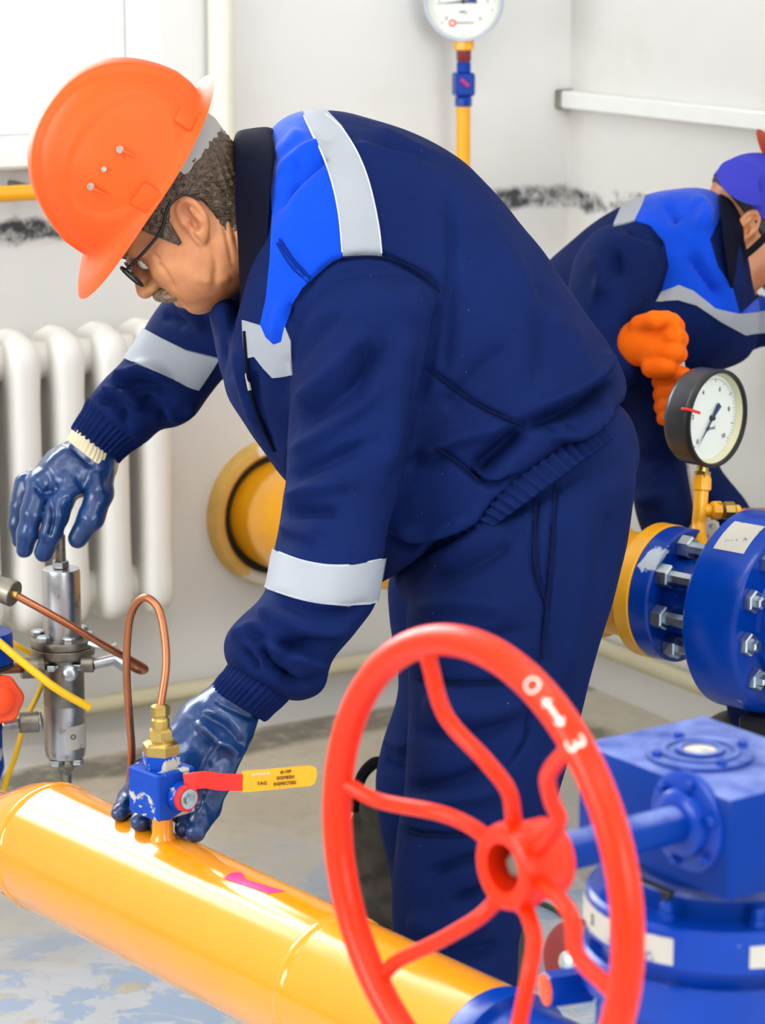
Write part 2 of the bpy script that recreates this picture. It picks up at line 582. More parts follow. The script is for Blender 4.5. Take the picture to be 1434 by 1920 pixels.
def along(p):                                         # metres left of the corner
    return float(np.dot(CORNER - p, WD))
wx0 = along(W(302, 120)); wz0 = float(W(100, 270)[2])
back_open = (wx0, wx0 + 1.75, wz0, 2.75)
wall_with_openings('wall_back', RA, [back_open], CORNER, -WD, WN)
mull = along(W(165, 60))
window('window_1', CORNER, -WD, WN, *back_open, mullions=[mull - .03, wx0 + 1.2], transom=[float(W(100, 190, -.17)[2])])
open_l = (.9, 3.3, .95, 2.75)
wall_with_openings('wall_left', RB, [open_l], room(RA, 0), WN, WD)
window('window_2', room(RA, 0), WN, WD, *open_l, mullions=[1.7, 2.5], transom=[2.2])
wall_with_openings('wall_right', RB, [], room(0, 0), WN, -WD)
open_f2 = (.5, 2.9, .95, 2.75)
wall_with_openings('wall_front', RA, [open_f2], room(0, RB), -WD, -WN)
window('window_3', room(0, RB), -WD, -WN, *open_f2, mullions=[1.3, 2.1], transom=[2.2])

# unseen ceiling lamps, added for overhead light and highlights (above the frame)
def added_ceiling_lamp(a, b, label):
    o = thing('added_ceiling_lamp', label, 'lamp', room(a, b, RH), 'fluorescent ceiling lamps')
    m = MB(); m.box(room(a, b, RH - .03), (.62, .09, .03), WROT, .01); part('housing', m, MAT['added_lamp_body'], o)
    t = NT('added_lamp_glow'); t.out((1, 1, 1), .5, 0, None, Emission_Color=(1, .97, .92), Emission_Strength=LAMP)
    m = MB(); m.box(room(a, b, RH - .075), (.6, .075, .014), WROT, .01); part('diffuser', m, t.m, o)
LAMP = 14.0
added_ceiling_lamp(1.6, 2.3, 'fluorescent ceiling lamp above the bent worker')
added_ceiling_lamp(3.6, 2.3, 'fluorescent ceiling lamp nearer the window wall')
added_ceiling_lamp(1.6, 4.6, 'fluorescent ceiling lamp behind the camera by the right wall')
added_ceiling_lamp(3.6, 4.6, 'fluorescent ceiling lamp behind the camera at the left')

# ------------------------------------------------------------------ soft-form modelling
def smin(a, b, k):
    h = np.clip(.5 + .5 * (b - a) / k, 0, 1)
    return b * (1 - h) + a * h - k * h * (1 - h)

def smax(a, b, k):
    return -smin(-a, -b, k)

def s_cone(p, a, b, ra, rb):
    a = np.asarray(a, np.float32); b = np.asarray(b, np.float32)
    ab = b - a
    t = np.clip(((p - a) @ ab) / max(float(ab @ ab), 1e-9), 0, 1)
    return np.linalg.norm(p - a - t[..., None] * ab, axis=-1) - (ra + (rb - ra) * t)

def s_chain(p, pts, k=.006):
    """pts: list of (xyz, radius)"""
    d = None
    for (a, ra), (b, rb) in zip(pts[:-1], pts[1:]):
        e = s_cone(p, a, b, ra, rb)
        d = e if d is None else smin(d, e, k)
    return d

def s_ell(p, c, r, rot=None):
    q = p - np.asarray(c, np.float32)
    if rot is not None:
        q = q @ np.asarray(rot, np.float32)
    r = np.asarray(r, np.float32)
    k0 = np.linalg.norm(q / r, axis=-1); k1 = np.linalg.norm(q / (r * r), axis=-1)
    return k0 * (k0 - 1) / np.maximum(k1, 1e-6)

def surfnet(f, lo, hi, h):
    lo = np.asarray(lo, np.float32); hi = np.asarray(hi, np.float32)
    n = np.ceil((hi - lo) / h).astype(int) + 1
    g = np.stack(np.meshgrid(*[lo[i] + h * np.arange(n[i], dtype=np.float32) for i in range(3)], indexing='ij'), -1)
    d = f(g)
    s = d < 0
    cs = sum(s[i:n[0] - 1 + i, j:n[1] - 1 + j, k:n[2] - 1 + k].astype(np.int8) for i in (0, 1) for j in (0, 1) for k in (0, 1))
    act = (cs > 0) & (cs < 8)
    idx = -np.ones(act.shape, np.int64)
    ijk = np.argwhere(act)
    idx[act] = np.arange(len(ijk))
    acc = np.zeros((len(ijk), 3)); cnt = np.zeros(len(ijk))
    cor = [(i, j, k) for i in (0, 1) for j in (0, 1) for k in (0, 1)]
    for a in cor:
        for ax in range(3):
            if a[ax]: continue
            b = list(a); b[ax] = 1
            da = d[ijk[:, 0] + a[0], ijk[:, 1] + a[1], ijk[:, 2] + a[2]]
            db = d[ijk[:, 0] + b[0], ijk[:, 1] + b[1], ijk[:, 2] + b[2]]
            m = (da < 0) != (db < 0)
            t = np.where(m, da / np.where(m, da - db, 1), 0)
            pt = np.zeros((len(ijk), 3)); pt += np.array(a); pt[:, ax] += t
            acc[m] += pt[m]; cnt[m] += 1
    v = lo + h * (ijk + acc / cnt[:, None])
    quads = []
    for ax in range(3):
        sl0 = [slice(None)] * 3; sl1 = [slice(None)] * 3
        sl0[ax] = slice(0, -1); sl1[ax] = slice(1, None)
        ch = s[tuple(sl0)] != s[tuple(sl1)]
        e = np.argwhere(ch)
        o1, o2 = [i for i in range(3) if i != ax]
        ok = (e[:, o1] > 0) & (e[:, o2] > 0) & (e[:, o1] < n[o1] - 1) & (e[:, o2] < n[o2] - 1)
        e = e[ok]
        def cell(da, db):
            c = e.copy(); c[:, o1] += da; c[:, o2] += db
            return idx[c[:, 0], c[:, 1], c[:, 2]]
        q = np.stack([cell(-1, -1), cell(0, -1), cell(0, 0), cell(-1, 0)], 1)
        flip = s[tuple(e.T)] ^ (ax == 1)
        q[~flip] = q[~flip][:, ::-1]
        quads.append(q)
    q = np.concatenate(quads)
    q = q[(q >= 0).all(1)]
    return v, q

def np_mesh(name, v, q, sharp=0):
    me = bpy.data.meshes.new(name)
    me.from_pydata([tuple(map(float, p)) for p in v], [], [tuple(map(int, f)) for f in q])
    finish(me, sharp)
    return me

def verts_of(me):
    a = np.empty(len(me.vertices) * 3, np.float32); me.vertices.foreach_get('co', a)
    return a.reshape(-1, 3).astype(float)

def normals_of(me):
    a = np.empty(len(me.vertices) * 3, np.float32); me.vertex_normals.foreach_get('vector', a)
    return a.reshape(-1, 3).astype(float)

def set_verts(me, v):
    me.vertices.foreach_set('co', np.ascontiguousarray(v, np.float32).ravel()); me.update()

def remeshed(mb, name, voxel, smooth=6, factor=.5):
    me = mb.mesh(name + '_raw', 0)
    o = bpy.data.objects.new(name + '_raw', me); COL.objects.link(o)
    r = o.modifiers.new('r', 'REMESH'); r.mode = 'VOXEL'; r.voxel_size = voxel
    s = o.modifiers.new('s', 'SMOOTH'); s.factor = factor; s.iterations = smooth
    dg = bpy.context.evaluated_depsgraph_get()
    out = bpy.data.meshes.new_from_object(o.evaluated_get(dg))
    bpy.data.objects.remove(o); bpy.data.meshes.remove(me)
    out.name = name; finish(out, 0)
    return out

def loft(mb, rings, n=48, sub=5, pw=1.0):
    """rings: (ax,ay,bx,by,depth,halfdepth) - two outline points in the picture, the distance and the half thickness"""
    rs = catmull([np.array(r, float) for r in rings], sub)
    out = []
    for ax, ay, bx, by, d, hd in rs:
        A = P(ax, ay, d); B = P(bx, by, d); C = (A + B) / 2; e1 = (A - B) / 2
        vd = nrm(C - CAM); e1 = e1 - vd * np.dot(e1, vd)
        e2 = vd * hd
        ring = []
        for k in range(n):
            t = 2 * math.pi * k / n
            c, s = math.cos(t), math.sin(t)
            c = math.copysign(abs(c) ** pw, c); s = math.copysign(abs(s) ** pw, s)
            ring.append(C + e1 * c + e2 * s)
        out.append(ring)
    mb.rings(out)
    return out

def seg_dist(x, y, pts):
    best = np.full(x.shape, 1e9); tt = np.zeros(x.shape)
    n = len(pts) - 1
    for i in range(n):
        (x0, y0), (x1, y1) = pts[i], pts[i + 1]
        dx, dy = x1 - x0, y1 - y0
        t = np.clip(((x - x0) * dx + (y - y0) * dy) / (dx * dx + dy * dy + 1e-9), 0, 1)
        d = np.hypot(x - x0 - t * dx, y - y0 - t * dy)
        m = d < best
        best[m] = d[m]; tt[m] = (i + t[m]) / n
    return best, tt

FOLD = 2.5
def sculpt(me, folds, dmin=0, dmax=99, wob=0.0, wscale=9, seed=0):
    """push creases (amp<0) and ridges (amp>0) into cloth along drawn lines on the side that faces the viewer"""
    v = verts_of(me); nn = normals_of(me)
    x, y, d = proj(v)
    face = np.clip(-(nn * ((v - CAM) / np.linalg.norm(v - CAM, axis=1)[:, None])).sum(1), 0, 1)
    w = np.clip(face * 1.6, 0, 1) * (d > dmin) * (d < dmax)
    disp = np.zeros(len(v))
    for pts, width, amp in folds:
        if len(pts) > 2:
            pts = [tuple(q) for q in catmull([np.array(q, float) for q in pts], 4)]
        ds, tt = seg_dist(x, y, pts)
        taper = np.clip(np.minimum(tt, 1 - tt) * 5, .25, 1)
        disp += FOLD * amp * np.exp(-(ds / width) ** 2) * taper * w
    if wob:
        disp += wob * np.array([mnoise.noise(Vector(p * wscale + seed)) + .5 * mnoise.noise(Vector(p * wscale * 2.3 + seed + 7)) for p in v])
    set_verts(me, v + nn * disp[:, None])

def panel(name, me, poly, material, parent, dmin=0, dmax=99, off=.0025, thick=.004, side=None, label=None):
    """cut a patch of cloth out of mesh `me` along an outline, lay it on top as a part of its own"""
    poly = [tuple(p) for p in poly]
    xs = [p[0] for p in poly]; ys = [p[1] for p in poly]
    nf = len(me.polygons)
    cen = np.empty(nf * 3, np.float32); me.polygons.foreach_get('center', cen); cen = cen.reshape(-1, 3).astype(float)
    x, y, d = proj(cen)
    keep = (x > min(xs) - 25) & (x < max(xs) + 25) & (y > min(ys) - 25) & (y < max(ys) + 25) & (d > dmin) & (d < dmax)
    V = verts_of(me); used = {}; sub_f = []; sub_v = []
    for fi in np.nonzero(keep)[0]:
        f = []
        for vi in me.polygons[fi].vertices:
            if vi not in used:
                used[vi] = len(sub_v); sub_v.append(V[vi])
            f.append(used[vi])
        sub_f.append(f)
    tmp = bpy.data.meshes.new('tmp'); tmp.from_pydata(sub_v, [], sub_f)
    bm = bmesh.new(); bm.from_mesh(tmp); bpy.data.meshes.remove(tmp)
    n = len(poly)
    for i in range(n):
        a, b = poly[i], poly[(i + 1) % n]
        no = np.cross(ray(*a), ray(*b))
        near = []
        L = math.hypot(b[0] - a[0], b[1] - a[1])
        vx, vy, _ = proj(np.array([q.co for q in bm.verts]))
        bm.verts.index_update()
        close = (np.hypot(vx - a[0], vy - a[1]) + np.hypot(vx - b[0], vy - b[1])) < L + 12   # only faces close to this edge get cut
        for f in bm.faces:
            if any(close[q.index] for q in f.verts): near.append(f)
        geom = set(near)
        for f in near:
            geom.update(f.edges); geom.update(f.verts)
        bmesh.ops.bisect_plane(bm, geom=list(geom), dist=1e-6, plane_co=Vector(CAM), plane_no=Vector(nrm(no)))
    def inside(x, y):
        r = False; j = n - 1
        for i in range(n):
            xi, yi = poly[i]; xj, yj = poly[j]
            if (yi > y) != (yj > y) and x < (xj - xi) * (y - yi) / (yj - yi) + xi: r = not r
            j = i
        return r
    kill = []
    for f in bm.faces:
        x, y, d = proj(np.array(f.calc_center_median()))
        if not inside(x, y): kill.append(f)
    bmesh.ops.delete(bm, geom=kill, context='FACES')
    loose = [q for q in bm.verts if not q.link_faces]
    bmesh.ops.delete(bm, geom=loose, context='VERTS')
    bm.normal_update()
    nv = {q: q.normal.copy() for q in bm.verts}
    edges = [e for e in bm.edges if len(e.link_faces) == 1]
    r = bmesh.ops.extrude_edge_only(bm, edges=edges)
    newv = [g for g in r['geom'] if isinstance(g, bmesh.types.BMVert)]
    newset = set(newv)
    src = {}
    for q in newv:
        for e in q.link_edges:
            o = e.other_vert(q)
            if o not in newset and (o.co - q.co).length < 1e-7:
                src[q] = o
    for q in newv:
        if q in src: q.co = q.co + nv[src[q]] * (off - thick)
    for q, no in nv.items():
        q.co = q.co + no * off
    bmesh.ops.recalc_face_normals(bm, faces=bm.faces)
    out = bpy.data.meshes.new(name)
    bm.to_mesh(out); bm.free()
    finish(out, 60)
    return link(name, out, material, parent, None, label)

def px_chain(pts):
    """(px,py,depth,radius_px) -> (xyz, radius)"""
    return [(P(x, y, d), r * d / FPX) for x, y, d, r in pts]

def ribbed(mb, rings, ribs, depth, n=None, sub=4, waves=2):
    """gathered elastic band: loft with vertical gathers"""
    rs = catmull([np.array(r, float) for r in rings], sub)
    n = n or ribs * 6
    out = []
    m = len(rs)
    rnd = random.Random(ribs)
    ph = [rnd.uniform(-.5, .5) for _ in range(n)]
    for i, (ax, ay, bx, by, d, hd) in enumerate(rs):
        A = P(ax, ay, d); B = P(bx, by, d); C = (A + B) / 2; e1 = (A - B) / 2
        vd = nrm(C - CAM); e1 = e1 - vd * np.dot(e1, vd); e2 = vd * hd
        env = .55 + .45 * abs(math.cos(math.pi * waves * i / (m - 1)))
        ring = []
        for k in range(n):
            t = 2 * math.pi * k / n
            g = depth * env * math.cos(ribs * t + .9 * math.sin(3 * t) + .6 * math.sin(7 * t))
            q = e1 * math.cos(t) + e2 * math.sin(t)
            ring.append(C + q + nrm(q) * g)
        out.append(ring)
    mb.rings(out)

# ------------------------------------------------------------------ heads
NECK = [True]
def head_sdf(p):
    """face looks along +X, left side +Y, up +Z, origin between the ears"""
    ay = np.abs(p[..., 1])
    q = np.stack([p[..., 0], ay, p[..., 2]], -1)      # mirrored
    d = s_ell(p, (-.012, 0, .05), (.1, .078, .09))
    d = smin(d, s_ell(p, (.038, 0, -.012), (.062, .066, .085)), .03)
    d = smin(d, s_ell(p, (.033, 0, -.053), (.058, .059, .04)), .03)      # jaw
    d = smin(d, s_ell(q, (.0, .05, -.055), (.03, .02, .03)), .03)         # jaw corner
    d = smin(d, s_ell(p, (.078, 0, -.079), (.021, .026, .017)), .02)      # chin
    d = smin(d, s_ell(q, (.062, .04, -.012), (.026, .02, .022)), .02)     # cheek bone
    d = smin(d, s_ell(q, (.055, .038, -.05), (.03, .024, .03)), .025)     # cheek
    d = smin(d, s_ell(p, (.026, 0, -.078), (.05, .045, .028)), .03)        # fleshy under-chin
    d = smin(d, s_cone(q, (.088, 0, .034), (.082, .042, .032), .012, .01), .016)   # brow
    d = smax(d, -s_ell(q, (.1, .032, .012), (.02, .017, .013)), .012)     # socket
    d = smin(d, s_ell(q, (.08, .031, .012), (.0125, .0125, .0125)), .004)  # eyelids
    d = smin(d, s_cone(p, (.094, 0, .026), (.118, 0, -.014), .008, .0125), .012)   # nose
    d = smin(d, s_ell(q, (.106, .012, -.018), (.012, .009, .009)), .006)
    d = smin(d, s_cone(q, (.1, 0, -.05), (.09, .02, -.053), .0075, .005), .007)   # lips
    d = smin(d, s_cone(q, (.098, 0, -.061), (.088, .018, -.058), .008, .005), .007)
    d = smax(d, -s_cone(q, (.112, 0, -.0555), (.093, .026, -.056), .0025, .002), .004)
    # neck and the shoulders hidden in the collar
    if NECK[0]:
        d = smin(d, s_cone(p, (-.022, 0, -.03), (-.085, 0, -.135), .06, .066), .035)
        d = smin(d, s_cone(p, (-.085, 0, -.135), (-.125, 0, -.2), .066, .085), .03)
    else:
        d = smin(d, s_cone(p, (-.022, 0, -.03), (-.05, 0, -.1), .056, .056), .03)
    # ears
    c, s = math.cos(-.28), math.sin(-.28)
    ex = (q[..., 0] + .008) * c - (q[..., 2] - .0) * s
    ez = (q[..., 0] + .008) * s + (q[..., 2] - .0) * c
    ey = q[..., 1] - .078 + ex * .35
    e = np.stack([ex, ey, ez], -1)
    ear = s_ell(e, (0, 0, .004), (.0205, .011, .031))
    ear = smin(ear, s_ell(e, (.006, -.001, -.024), (.011, .007, .011)), .008)
    ear = smax(ear, -s_ell(e, (.0015, .0105, .006), (.0135, .0115, .0225)), .005)
    ear = smin(ear, s_cone(e, (-.006, .004, -.006), (-.004, .0045, .014), .0045, .003), .005)   # antihelix
    ear = smax(ear, -s_ell(e, (.004, .006, -.004), (.0075, .012, .009)), .004)
    ear = smin(ear, s_ell(e, (.0125, -.001, -.003), (.005, .006, .007)), .004)
    d = smin(d, ear, .006)
    return d

def make_head(name, T, material, parent, h=.0021):
    v, q = surfnet(head_sdf, (-.2, -.1, -.26), (.14, .1, .15), h)
    w = v @ T[0].T + T[1]
    return link(name, np_mesh(name, w, q), material, parent)

def make_hair(name, T, material, parent, region, off=.005, h=.0024, rough=.0022):
    def f(p):
        d = head_sdf_skull(p) - off
        nz = np.sin(p[..., 0] * 420 + p[..., 2] * 260 + 3 * np.sin(p[..., 1] * 130)) * rough * .5 + np.sin(p[..., 2] * 610 - p[..., 1] * 300) * rough * .4
        d = d + nz
        return smax(d, region(p), .004)
    v, q = surfnet(f, (-.13, -.1, -.11), (.1, .1, .15), h)
    return link(name, np_mesh(name, v @ T[0].T + T[1], q), material, parent)

def head_sdf_skull(p):
    d = s_ell(p, (-.012, 0, .05), (.1, .078, .09))
    d = smin(d, s_ell(p, (.038, 0, -.012), (.062, .066, .085)), .03)
    d = smin(d, s_cone(p, (-.022, 0, -.03), (-.085, 0, -.135), .06, .066), .035)
    return d

def xf(T, p):
    return T[0] @ np.asarray(p, float) + T[1]

# ------------------------------------------------------------------ safety helmet
def make_helmet(T, parent, material, name='helmet'):
    """rim in the local XY plane (front +X), crown along +Z"""
    n, m = 160, 44
    a, b, hgt = .138, .113, .163
    rings = []
    for i in range(m):
        u = i / (m - 1)
        ph = u * math.pi / 2
        ring = []
        for k in range(n):
            th = 2 * math.pi * k / n
            c, s = math.cos(th), math.sin(th)
            e = 2.0
            cr = math.cos(ph) ** .82 if ph < math.pi / 2 - 1e-6 else 0
            x = a * cr * c; y = b * cr * s; z = hgt * math.sin(ph) ** 1.06
            x -= .010 * math.sin(ph)
            # raised central ridge from front to back
            w = 1 / (1 + math.exp((abs(y) - .026) / .0016))
            k_ = .0075 * w * min(1, math.sin(ph) * 3.5)
            # shallow oval field on each side
            ox = (x + .008) / .088; oz = (z - .066) / .058
            g = 1 / (1 + math.exp((ox * ox + oz * oz - 1) / .02))
            k_ -= .0045 * g * (abs(s) > .3)
            nrmv = nrm(np.array([x / a ** 2, y / b ** 2, z / hgt ** 2 + 1e-6]))
            ring.append(np.array([x, y, z]) + nrmv * k_)
        rings.append(ring)
    # skirt and brim below the rim, from outer lip up into the dome
    lip = []
    for f, dz, rr in ((1.0, -.004, 0), (.8, -.0005, 0), (.45, .004, 0), (.15, .0075, 0), (0.0, .013, 0)):
        ring = []
        for k in range(n):
            th = 2 * math.pi * k / n
            c, s = math.cos(th), math.sin(th)
            front = max(0, c) ** 2.2; rear = max(0, -c) ** 3
            ext = .010 + .046 * front + .018 * rear
            droop = -.012 * front + .008 * rear
            x = (a + ext * f) * c; y = (b + ext * f * .8) * s
            ring.append(np.array([x, y, dz + droop * f * f - .004]))
        lip.append(ring)
    allr = lip + rings[3:]
    inner = []
    for r in reversed(allr):
        cen = np.mean(r, 0)
        inner.append([q + (np.array([0, 0, .03]) - q) / max(np.linalg.norm(np.array([0, 0, .03]) - q), 1e-6) * .0028 for q in r])
    mb = MB()
    mb.rings([[xf(T, q) for q in r] for r in allr] + [[xf(T, q) for q in r] for r in inner], True, True, closed=True)
    return part(name, mb, material, parent, sharp=50)

def helmet_point(x, z, side=1):
    """a point on the flank of the shell"""
    a, b, hgt = .138, .113, .163
    sp = min(1, max(0, z / hgt)) ** (1 / 1.06)
    ph = math.asin(min(1, sp)); cr = max(math.cos(ph), .05) ** .82
    x0 = x + .010 * sp
    yy = b * cr * math.sqrt(max(0, 1 - (x0 / (a * cr)) ** 2))
    return np.array([x, side * yy, z]), nrm(np.array([x / a ** 2, side * yy / b ** 2, z / hgt ** 2]))

# ------------------------------------------------------------------ the bent worker in the foreground
D0 = 3.56
foot = P(880, 2010, 3.62); foot[2] = 0
man = thing('person', 'bending worker in navy jacket, orange hard hat and blue gloves, reaching over the pipe', 'person', foot)

# head frame: looks down to the left
hx = nrm(-.67 * R_ - .74 * U_ + .14 * F_)
up0 = nrm(-.74 * R_ + .67 * U_ - .14 * F_)
hz = nrm(up0 - hx * np.dot(up0, hx))
hy = np.cross(hz, hx)
ROT = np.stack([hx, hy, hz], 1) * 1.0
if np.dot(hy, F_) > 0:
    raise RuntimeError('head is mirrored')
HS = .94
ear_w = P(362, 410, 3.5)
HT = (ROT * HS, ear_w - ROT @ np.array([-.008, .078, .002]) * HS)
body = make_head('body', HT, MAT['skin'], man)
BODY_CREASES = True

def hair_region(p):
    x, y, z = p[..., 0], np.abs(p[..., 1]), p[..., 2]
    # keep the back of the head down to the nape and a sideburn before the ear
    jag = .004 * np.sin(x * 520 + y * 300) + .003 * np.sin(x * 1130 + 1)
    back = np.maximum(x + .016 + jag - .25 * np.minimum(z + .02, 0), -.078 - z - x * .25 + jag * 1.5)
    over = np.maximum(np.maximum(x - .034, .026 - z), -1 + 0 * x)
    burn = np.maximum(np.maximum(np.abs(x - .03) - .003 - .35 * (z + .008), -.008 - z), z - .06)
    d = np.minimum(np.minimum(back, over), burn)
    ear = s_ell(np.stack([x, y, z], -1), (-.008, .08, .0), (.027, .03, .037))
    return np.maximum(d, -ear)
make_hair('hair', HT, MAT['hair'], body, hair_region)

# hair strands lying over the nape
rnd = random.Random(4)
mb = MB()
for i in range(150):
    side = 1 if rnd.random() < .8 else -1
    z0 = rnd.uniform(-.03, .03); x0 = rnd.uniform(-.095, -.03)
    pts = []
    for k in range(5):
        x = x0 - .012 * k * rnd.uniform(.6, 1.1); z = z0 - .011 * k
        # project to skull surface along y
        lo, hi = 0.0, .1
        for _ in range(14):
            mid = (lo + hi) / 2
            if head_sdf_skull(np.array([[x, mid, z]], np.float32))[0] < .0055: lo = mid
            else: hi = mid
        pts.append(xf(HT, (x, side * lo, z))); ok = lo > .035
        if not ok: break
    if ok and np.linalg.norm(pts[0] - pts[-1]) > .02:
        mb.tube(pts, lambda t: .0011 * (1 - .8 * t), 4, 1)
o = part('hair_strands', mb, MAT['hair'], body); o['kind'] = 'stuff'

# moustache
def mous(p):
    q = np.stack([p[..., 0], np.abs(p[..., 1]), p[..., 2]], -1)
    d = s_cone(q, (.109, .002, -.033), (.1, .026, -.042), .0105, .0085)
    d = smin(d, s_cone(q, (.1, .026, -.042), (.088, .038, -.053), .0085, .005), .006)
    return d + np.sin(p[..., 1] * 900 + p[..., 2] * 500) * .0007
v, q = surfnet(mous, (.07, -.05, -.07), (.125, .05, -.015), .0016)
link('moustache', np_mesh('moustache', v @ HT[0].T + HT[1], q), MAT['moustache'], body)
# eyes and brows
for s in (1, -1):
    mb = MB(); mb.sphere(xf(HT, (.0835, s * .031, .012)), .0105, 16, 10)
    part('eye', mb, MAT['dial'], body)
    mb = MB()
    mb.tube([xf(HT, p) for p in ((.1, s * .012, .037), (.1, s * .028, .042), (.088, s * .046, .036))], .0042, 6, 4)
    part('eyebrow', mb, MAT['moustache'], body)

sculpt(body.data, [([(352, 418), (362, 440), (378, 458)], 3, -.0011), ([(345, 424), (356, 448), (370, 466)], 3, -.0009), ([(424, 380), (436, 420), (446, 470)], 4, -.0012), ([(410, 392), (424, 440), (436, 500)], 4, -.0010),
                   ([(296, 492), (312, 512), (330, 545)], 4, -.0014), ([(280, 470), (300, 488)], 4, -.001), ([(395, 455), (405, 500), (400, 540)], 7, -.0012), ([(360, 520), (400, 528), (436, 518)], 9, .0012)], wob=.0006, wscale=40)
# spectacles
gl = None
gl = None
for s in (1, -1):
    mb = MB(); mb.tube([xf(HT, p) for p in ((.106, s * .062, .024), (.07, s * .0745, .022), (.03, s * .081, .024), (.004, s * .0825, .0365), (-.02, s * .079, .034), (-.034, s * .08, .012))], .0021, 8, 5)
    if gl is None: gl = part('spectacles', mb, MAT['black'], man, 'black spectacle frame with thin temples')
    else: part('temple', mb, MAT['black'], gl)
for s in (1, -1):
    c0 = np.array([.112, s * .033, .012])
    pts = [xf(HT, c0 + np.array([-.010 * abs(math.sin(t)) * 0 - .006 * math.cos(t) * s * s, .027 * math.cos(t) * 1.0, .019 * math.sin(t)])) for t in np.linspace(0, 2 * math.pi, 29)]
    mb = MB(); mb.tube(pts, .0019, 8, 1); part('lens_rim', mb, MAT['black'], gl)
    mb = MB(); mb.rings([[p + HT[0][:, 0] * e for p in pts[:-1]] for e in (-.0008, .0008)]); part('lens', mb, MAT['lens'], gl)
mb = MB(); mb.tube([xf(HT, p) for p in ((.113, -.008, .014), (.117, 0, .018), (.113, .008, .014))], .0017, 8, 4); part('bridge', mb, MAT['black'], gl)

# helmet: tipped a little further forward than the head
ka = math.radians(9)
kx = nrm(HT[0][:, 0] * math.cos(ka) - HT[0][:, 2] * math.sin(ka)); kz = nrm(HT[0][:, 2] * math.cos(ka) + HT[0][:, 0] * math.sin(ka)); kz = nrm(kz / HS - F_ * .3); kx = nrm(kx - kz * np.dot(kx, kz))
KR = np.stack([kx, np.cross(kz, kx), kz], 1)
rim_c = P(272, 328, 3.56)
KT = (KR * .925, rim_c)
helm = make_helmet(KT, man, MAT['helmet'])
_hq = []
for x in np.linspace(-.115, .12, 70):
    for z in np.linspace(.004, .155, 60):
        q, n = helmet_point(x, z)
        if abs(q[1]) > .01: _hq.append((xf(KT, q), KR @ n))
_hx, _hy, _ = proj(np.array([q[0] for q in _hq]))
def on_helmet(px, py):
    """nearest shell point under a spot of the picture"""
    i = int(np.argmin((_hx - px) ** 2 + (_hy - py) ** 2))
    return _hq[i][0], nrm(_hq[i][1])
def tangent(n, d):
    return nrm(d - n * np.dot(d, n))
for px, py, L in ((224, 281, .021), (171, 352, .021)):
    w, n = on_helmet(px, py); t = tangent(n, kx * .2 + R_ - U_ * .25)
    mb = MB(); mb.lathe(w - n * .003, n, [(.0045, 0), (.0045, .0034), (.003, .0036), (.0028, .0026)], 16)
    part('vent_hole', mb, MAT['greyband'], helm)
    mb = MB(); mb.tube([w + t * .004 + n * .0004, w + t * L * .6 + n * .001, w + t * L - n * .0005], lambda u: .0026 * (1 - .5 * u), 8, 4)
    part('vent_channel', mb, MAT['helmet'], helm)
w, n = on_helmet(195, 318)
mb = MB(); mb.lathe(w - n * .003, n, [(.0034, 0), (.0034, .0034), (.0022, .0036)], 16); part('vent_hole', mb, MAT['greyband'], helm)
# accessory slot by the rim
w, n = on_helmet(277, 372); tx = tangent(n, kx); ty = np.cross(n, tx)
mb = MB(); mb.box(w - n * .002, (.0165, .0155, .0075), np.stack([tx, ty, n], 1), .003, 2); part('accessory_slot', mb, MAT['helmet'], helm)
w, n = on_helmet(347, 222); tx = tangent(n, kx); ty = np.cross(n, tx)
mb = MB(); mb.box(w - n * .003, (.0135, .013, .0065), np.stack([tx, ty, n], 1), .003, 2); part('accessory_slot', mb, MAT['helmet'], helm)
# little gussets between brim and shell
for px, py in ((262, 475),):
    pass
# head band and rear adjuster
mb = MB(); ring = []
for k in range(33):
    t = math.pi / 2 + .25 + (math.pi - .5) * k / 32
    ring.append((1.0, t))
outer = []
for z, r in ((.02, 0), (-.02, .0), (-.042, -.008)):
    outer.append([xf(KT, (-.012 + (.108 + r) * math.cos(t) , (.091 + r) * math.sin(t), z + .004 * math.cos(t) - (.012 if math.cos(t) < 0 else 0) * abs(math.cos(t)))) for _, t in ring])
inner = [[p + (rim_c - p) / np.linalg.norm(rim_c - p) * .003 for p in r] for r in reversed(outer)]
allh = outer + inner; nh = len(allh)
mb.rings([[allh[i][k] for i in range(nh)] for k in range(33)])
part('headband', mb, MAT['greyband'], helm, 'grey plastic headband under the rim')
mb = MB()
mb.box(P(398, 232, 3.56), (.009, .013, .003), np.stack([nrm(R_ * .6 - U_ * .8), F_, nrm(np.cross(nrm(R_ * .6 - U_ * .8), F_))], 1), .0015)
mb.tube([P(380, 212, 3.55), P(396, 221, 3.55), P(404, 226, 3.55), P(402, 243, 3.55)], .0016, 6, 3)
part('ratchet_strap', mb, MAT['creamplastic'], helm)

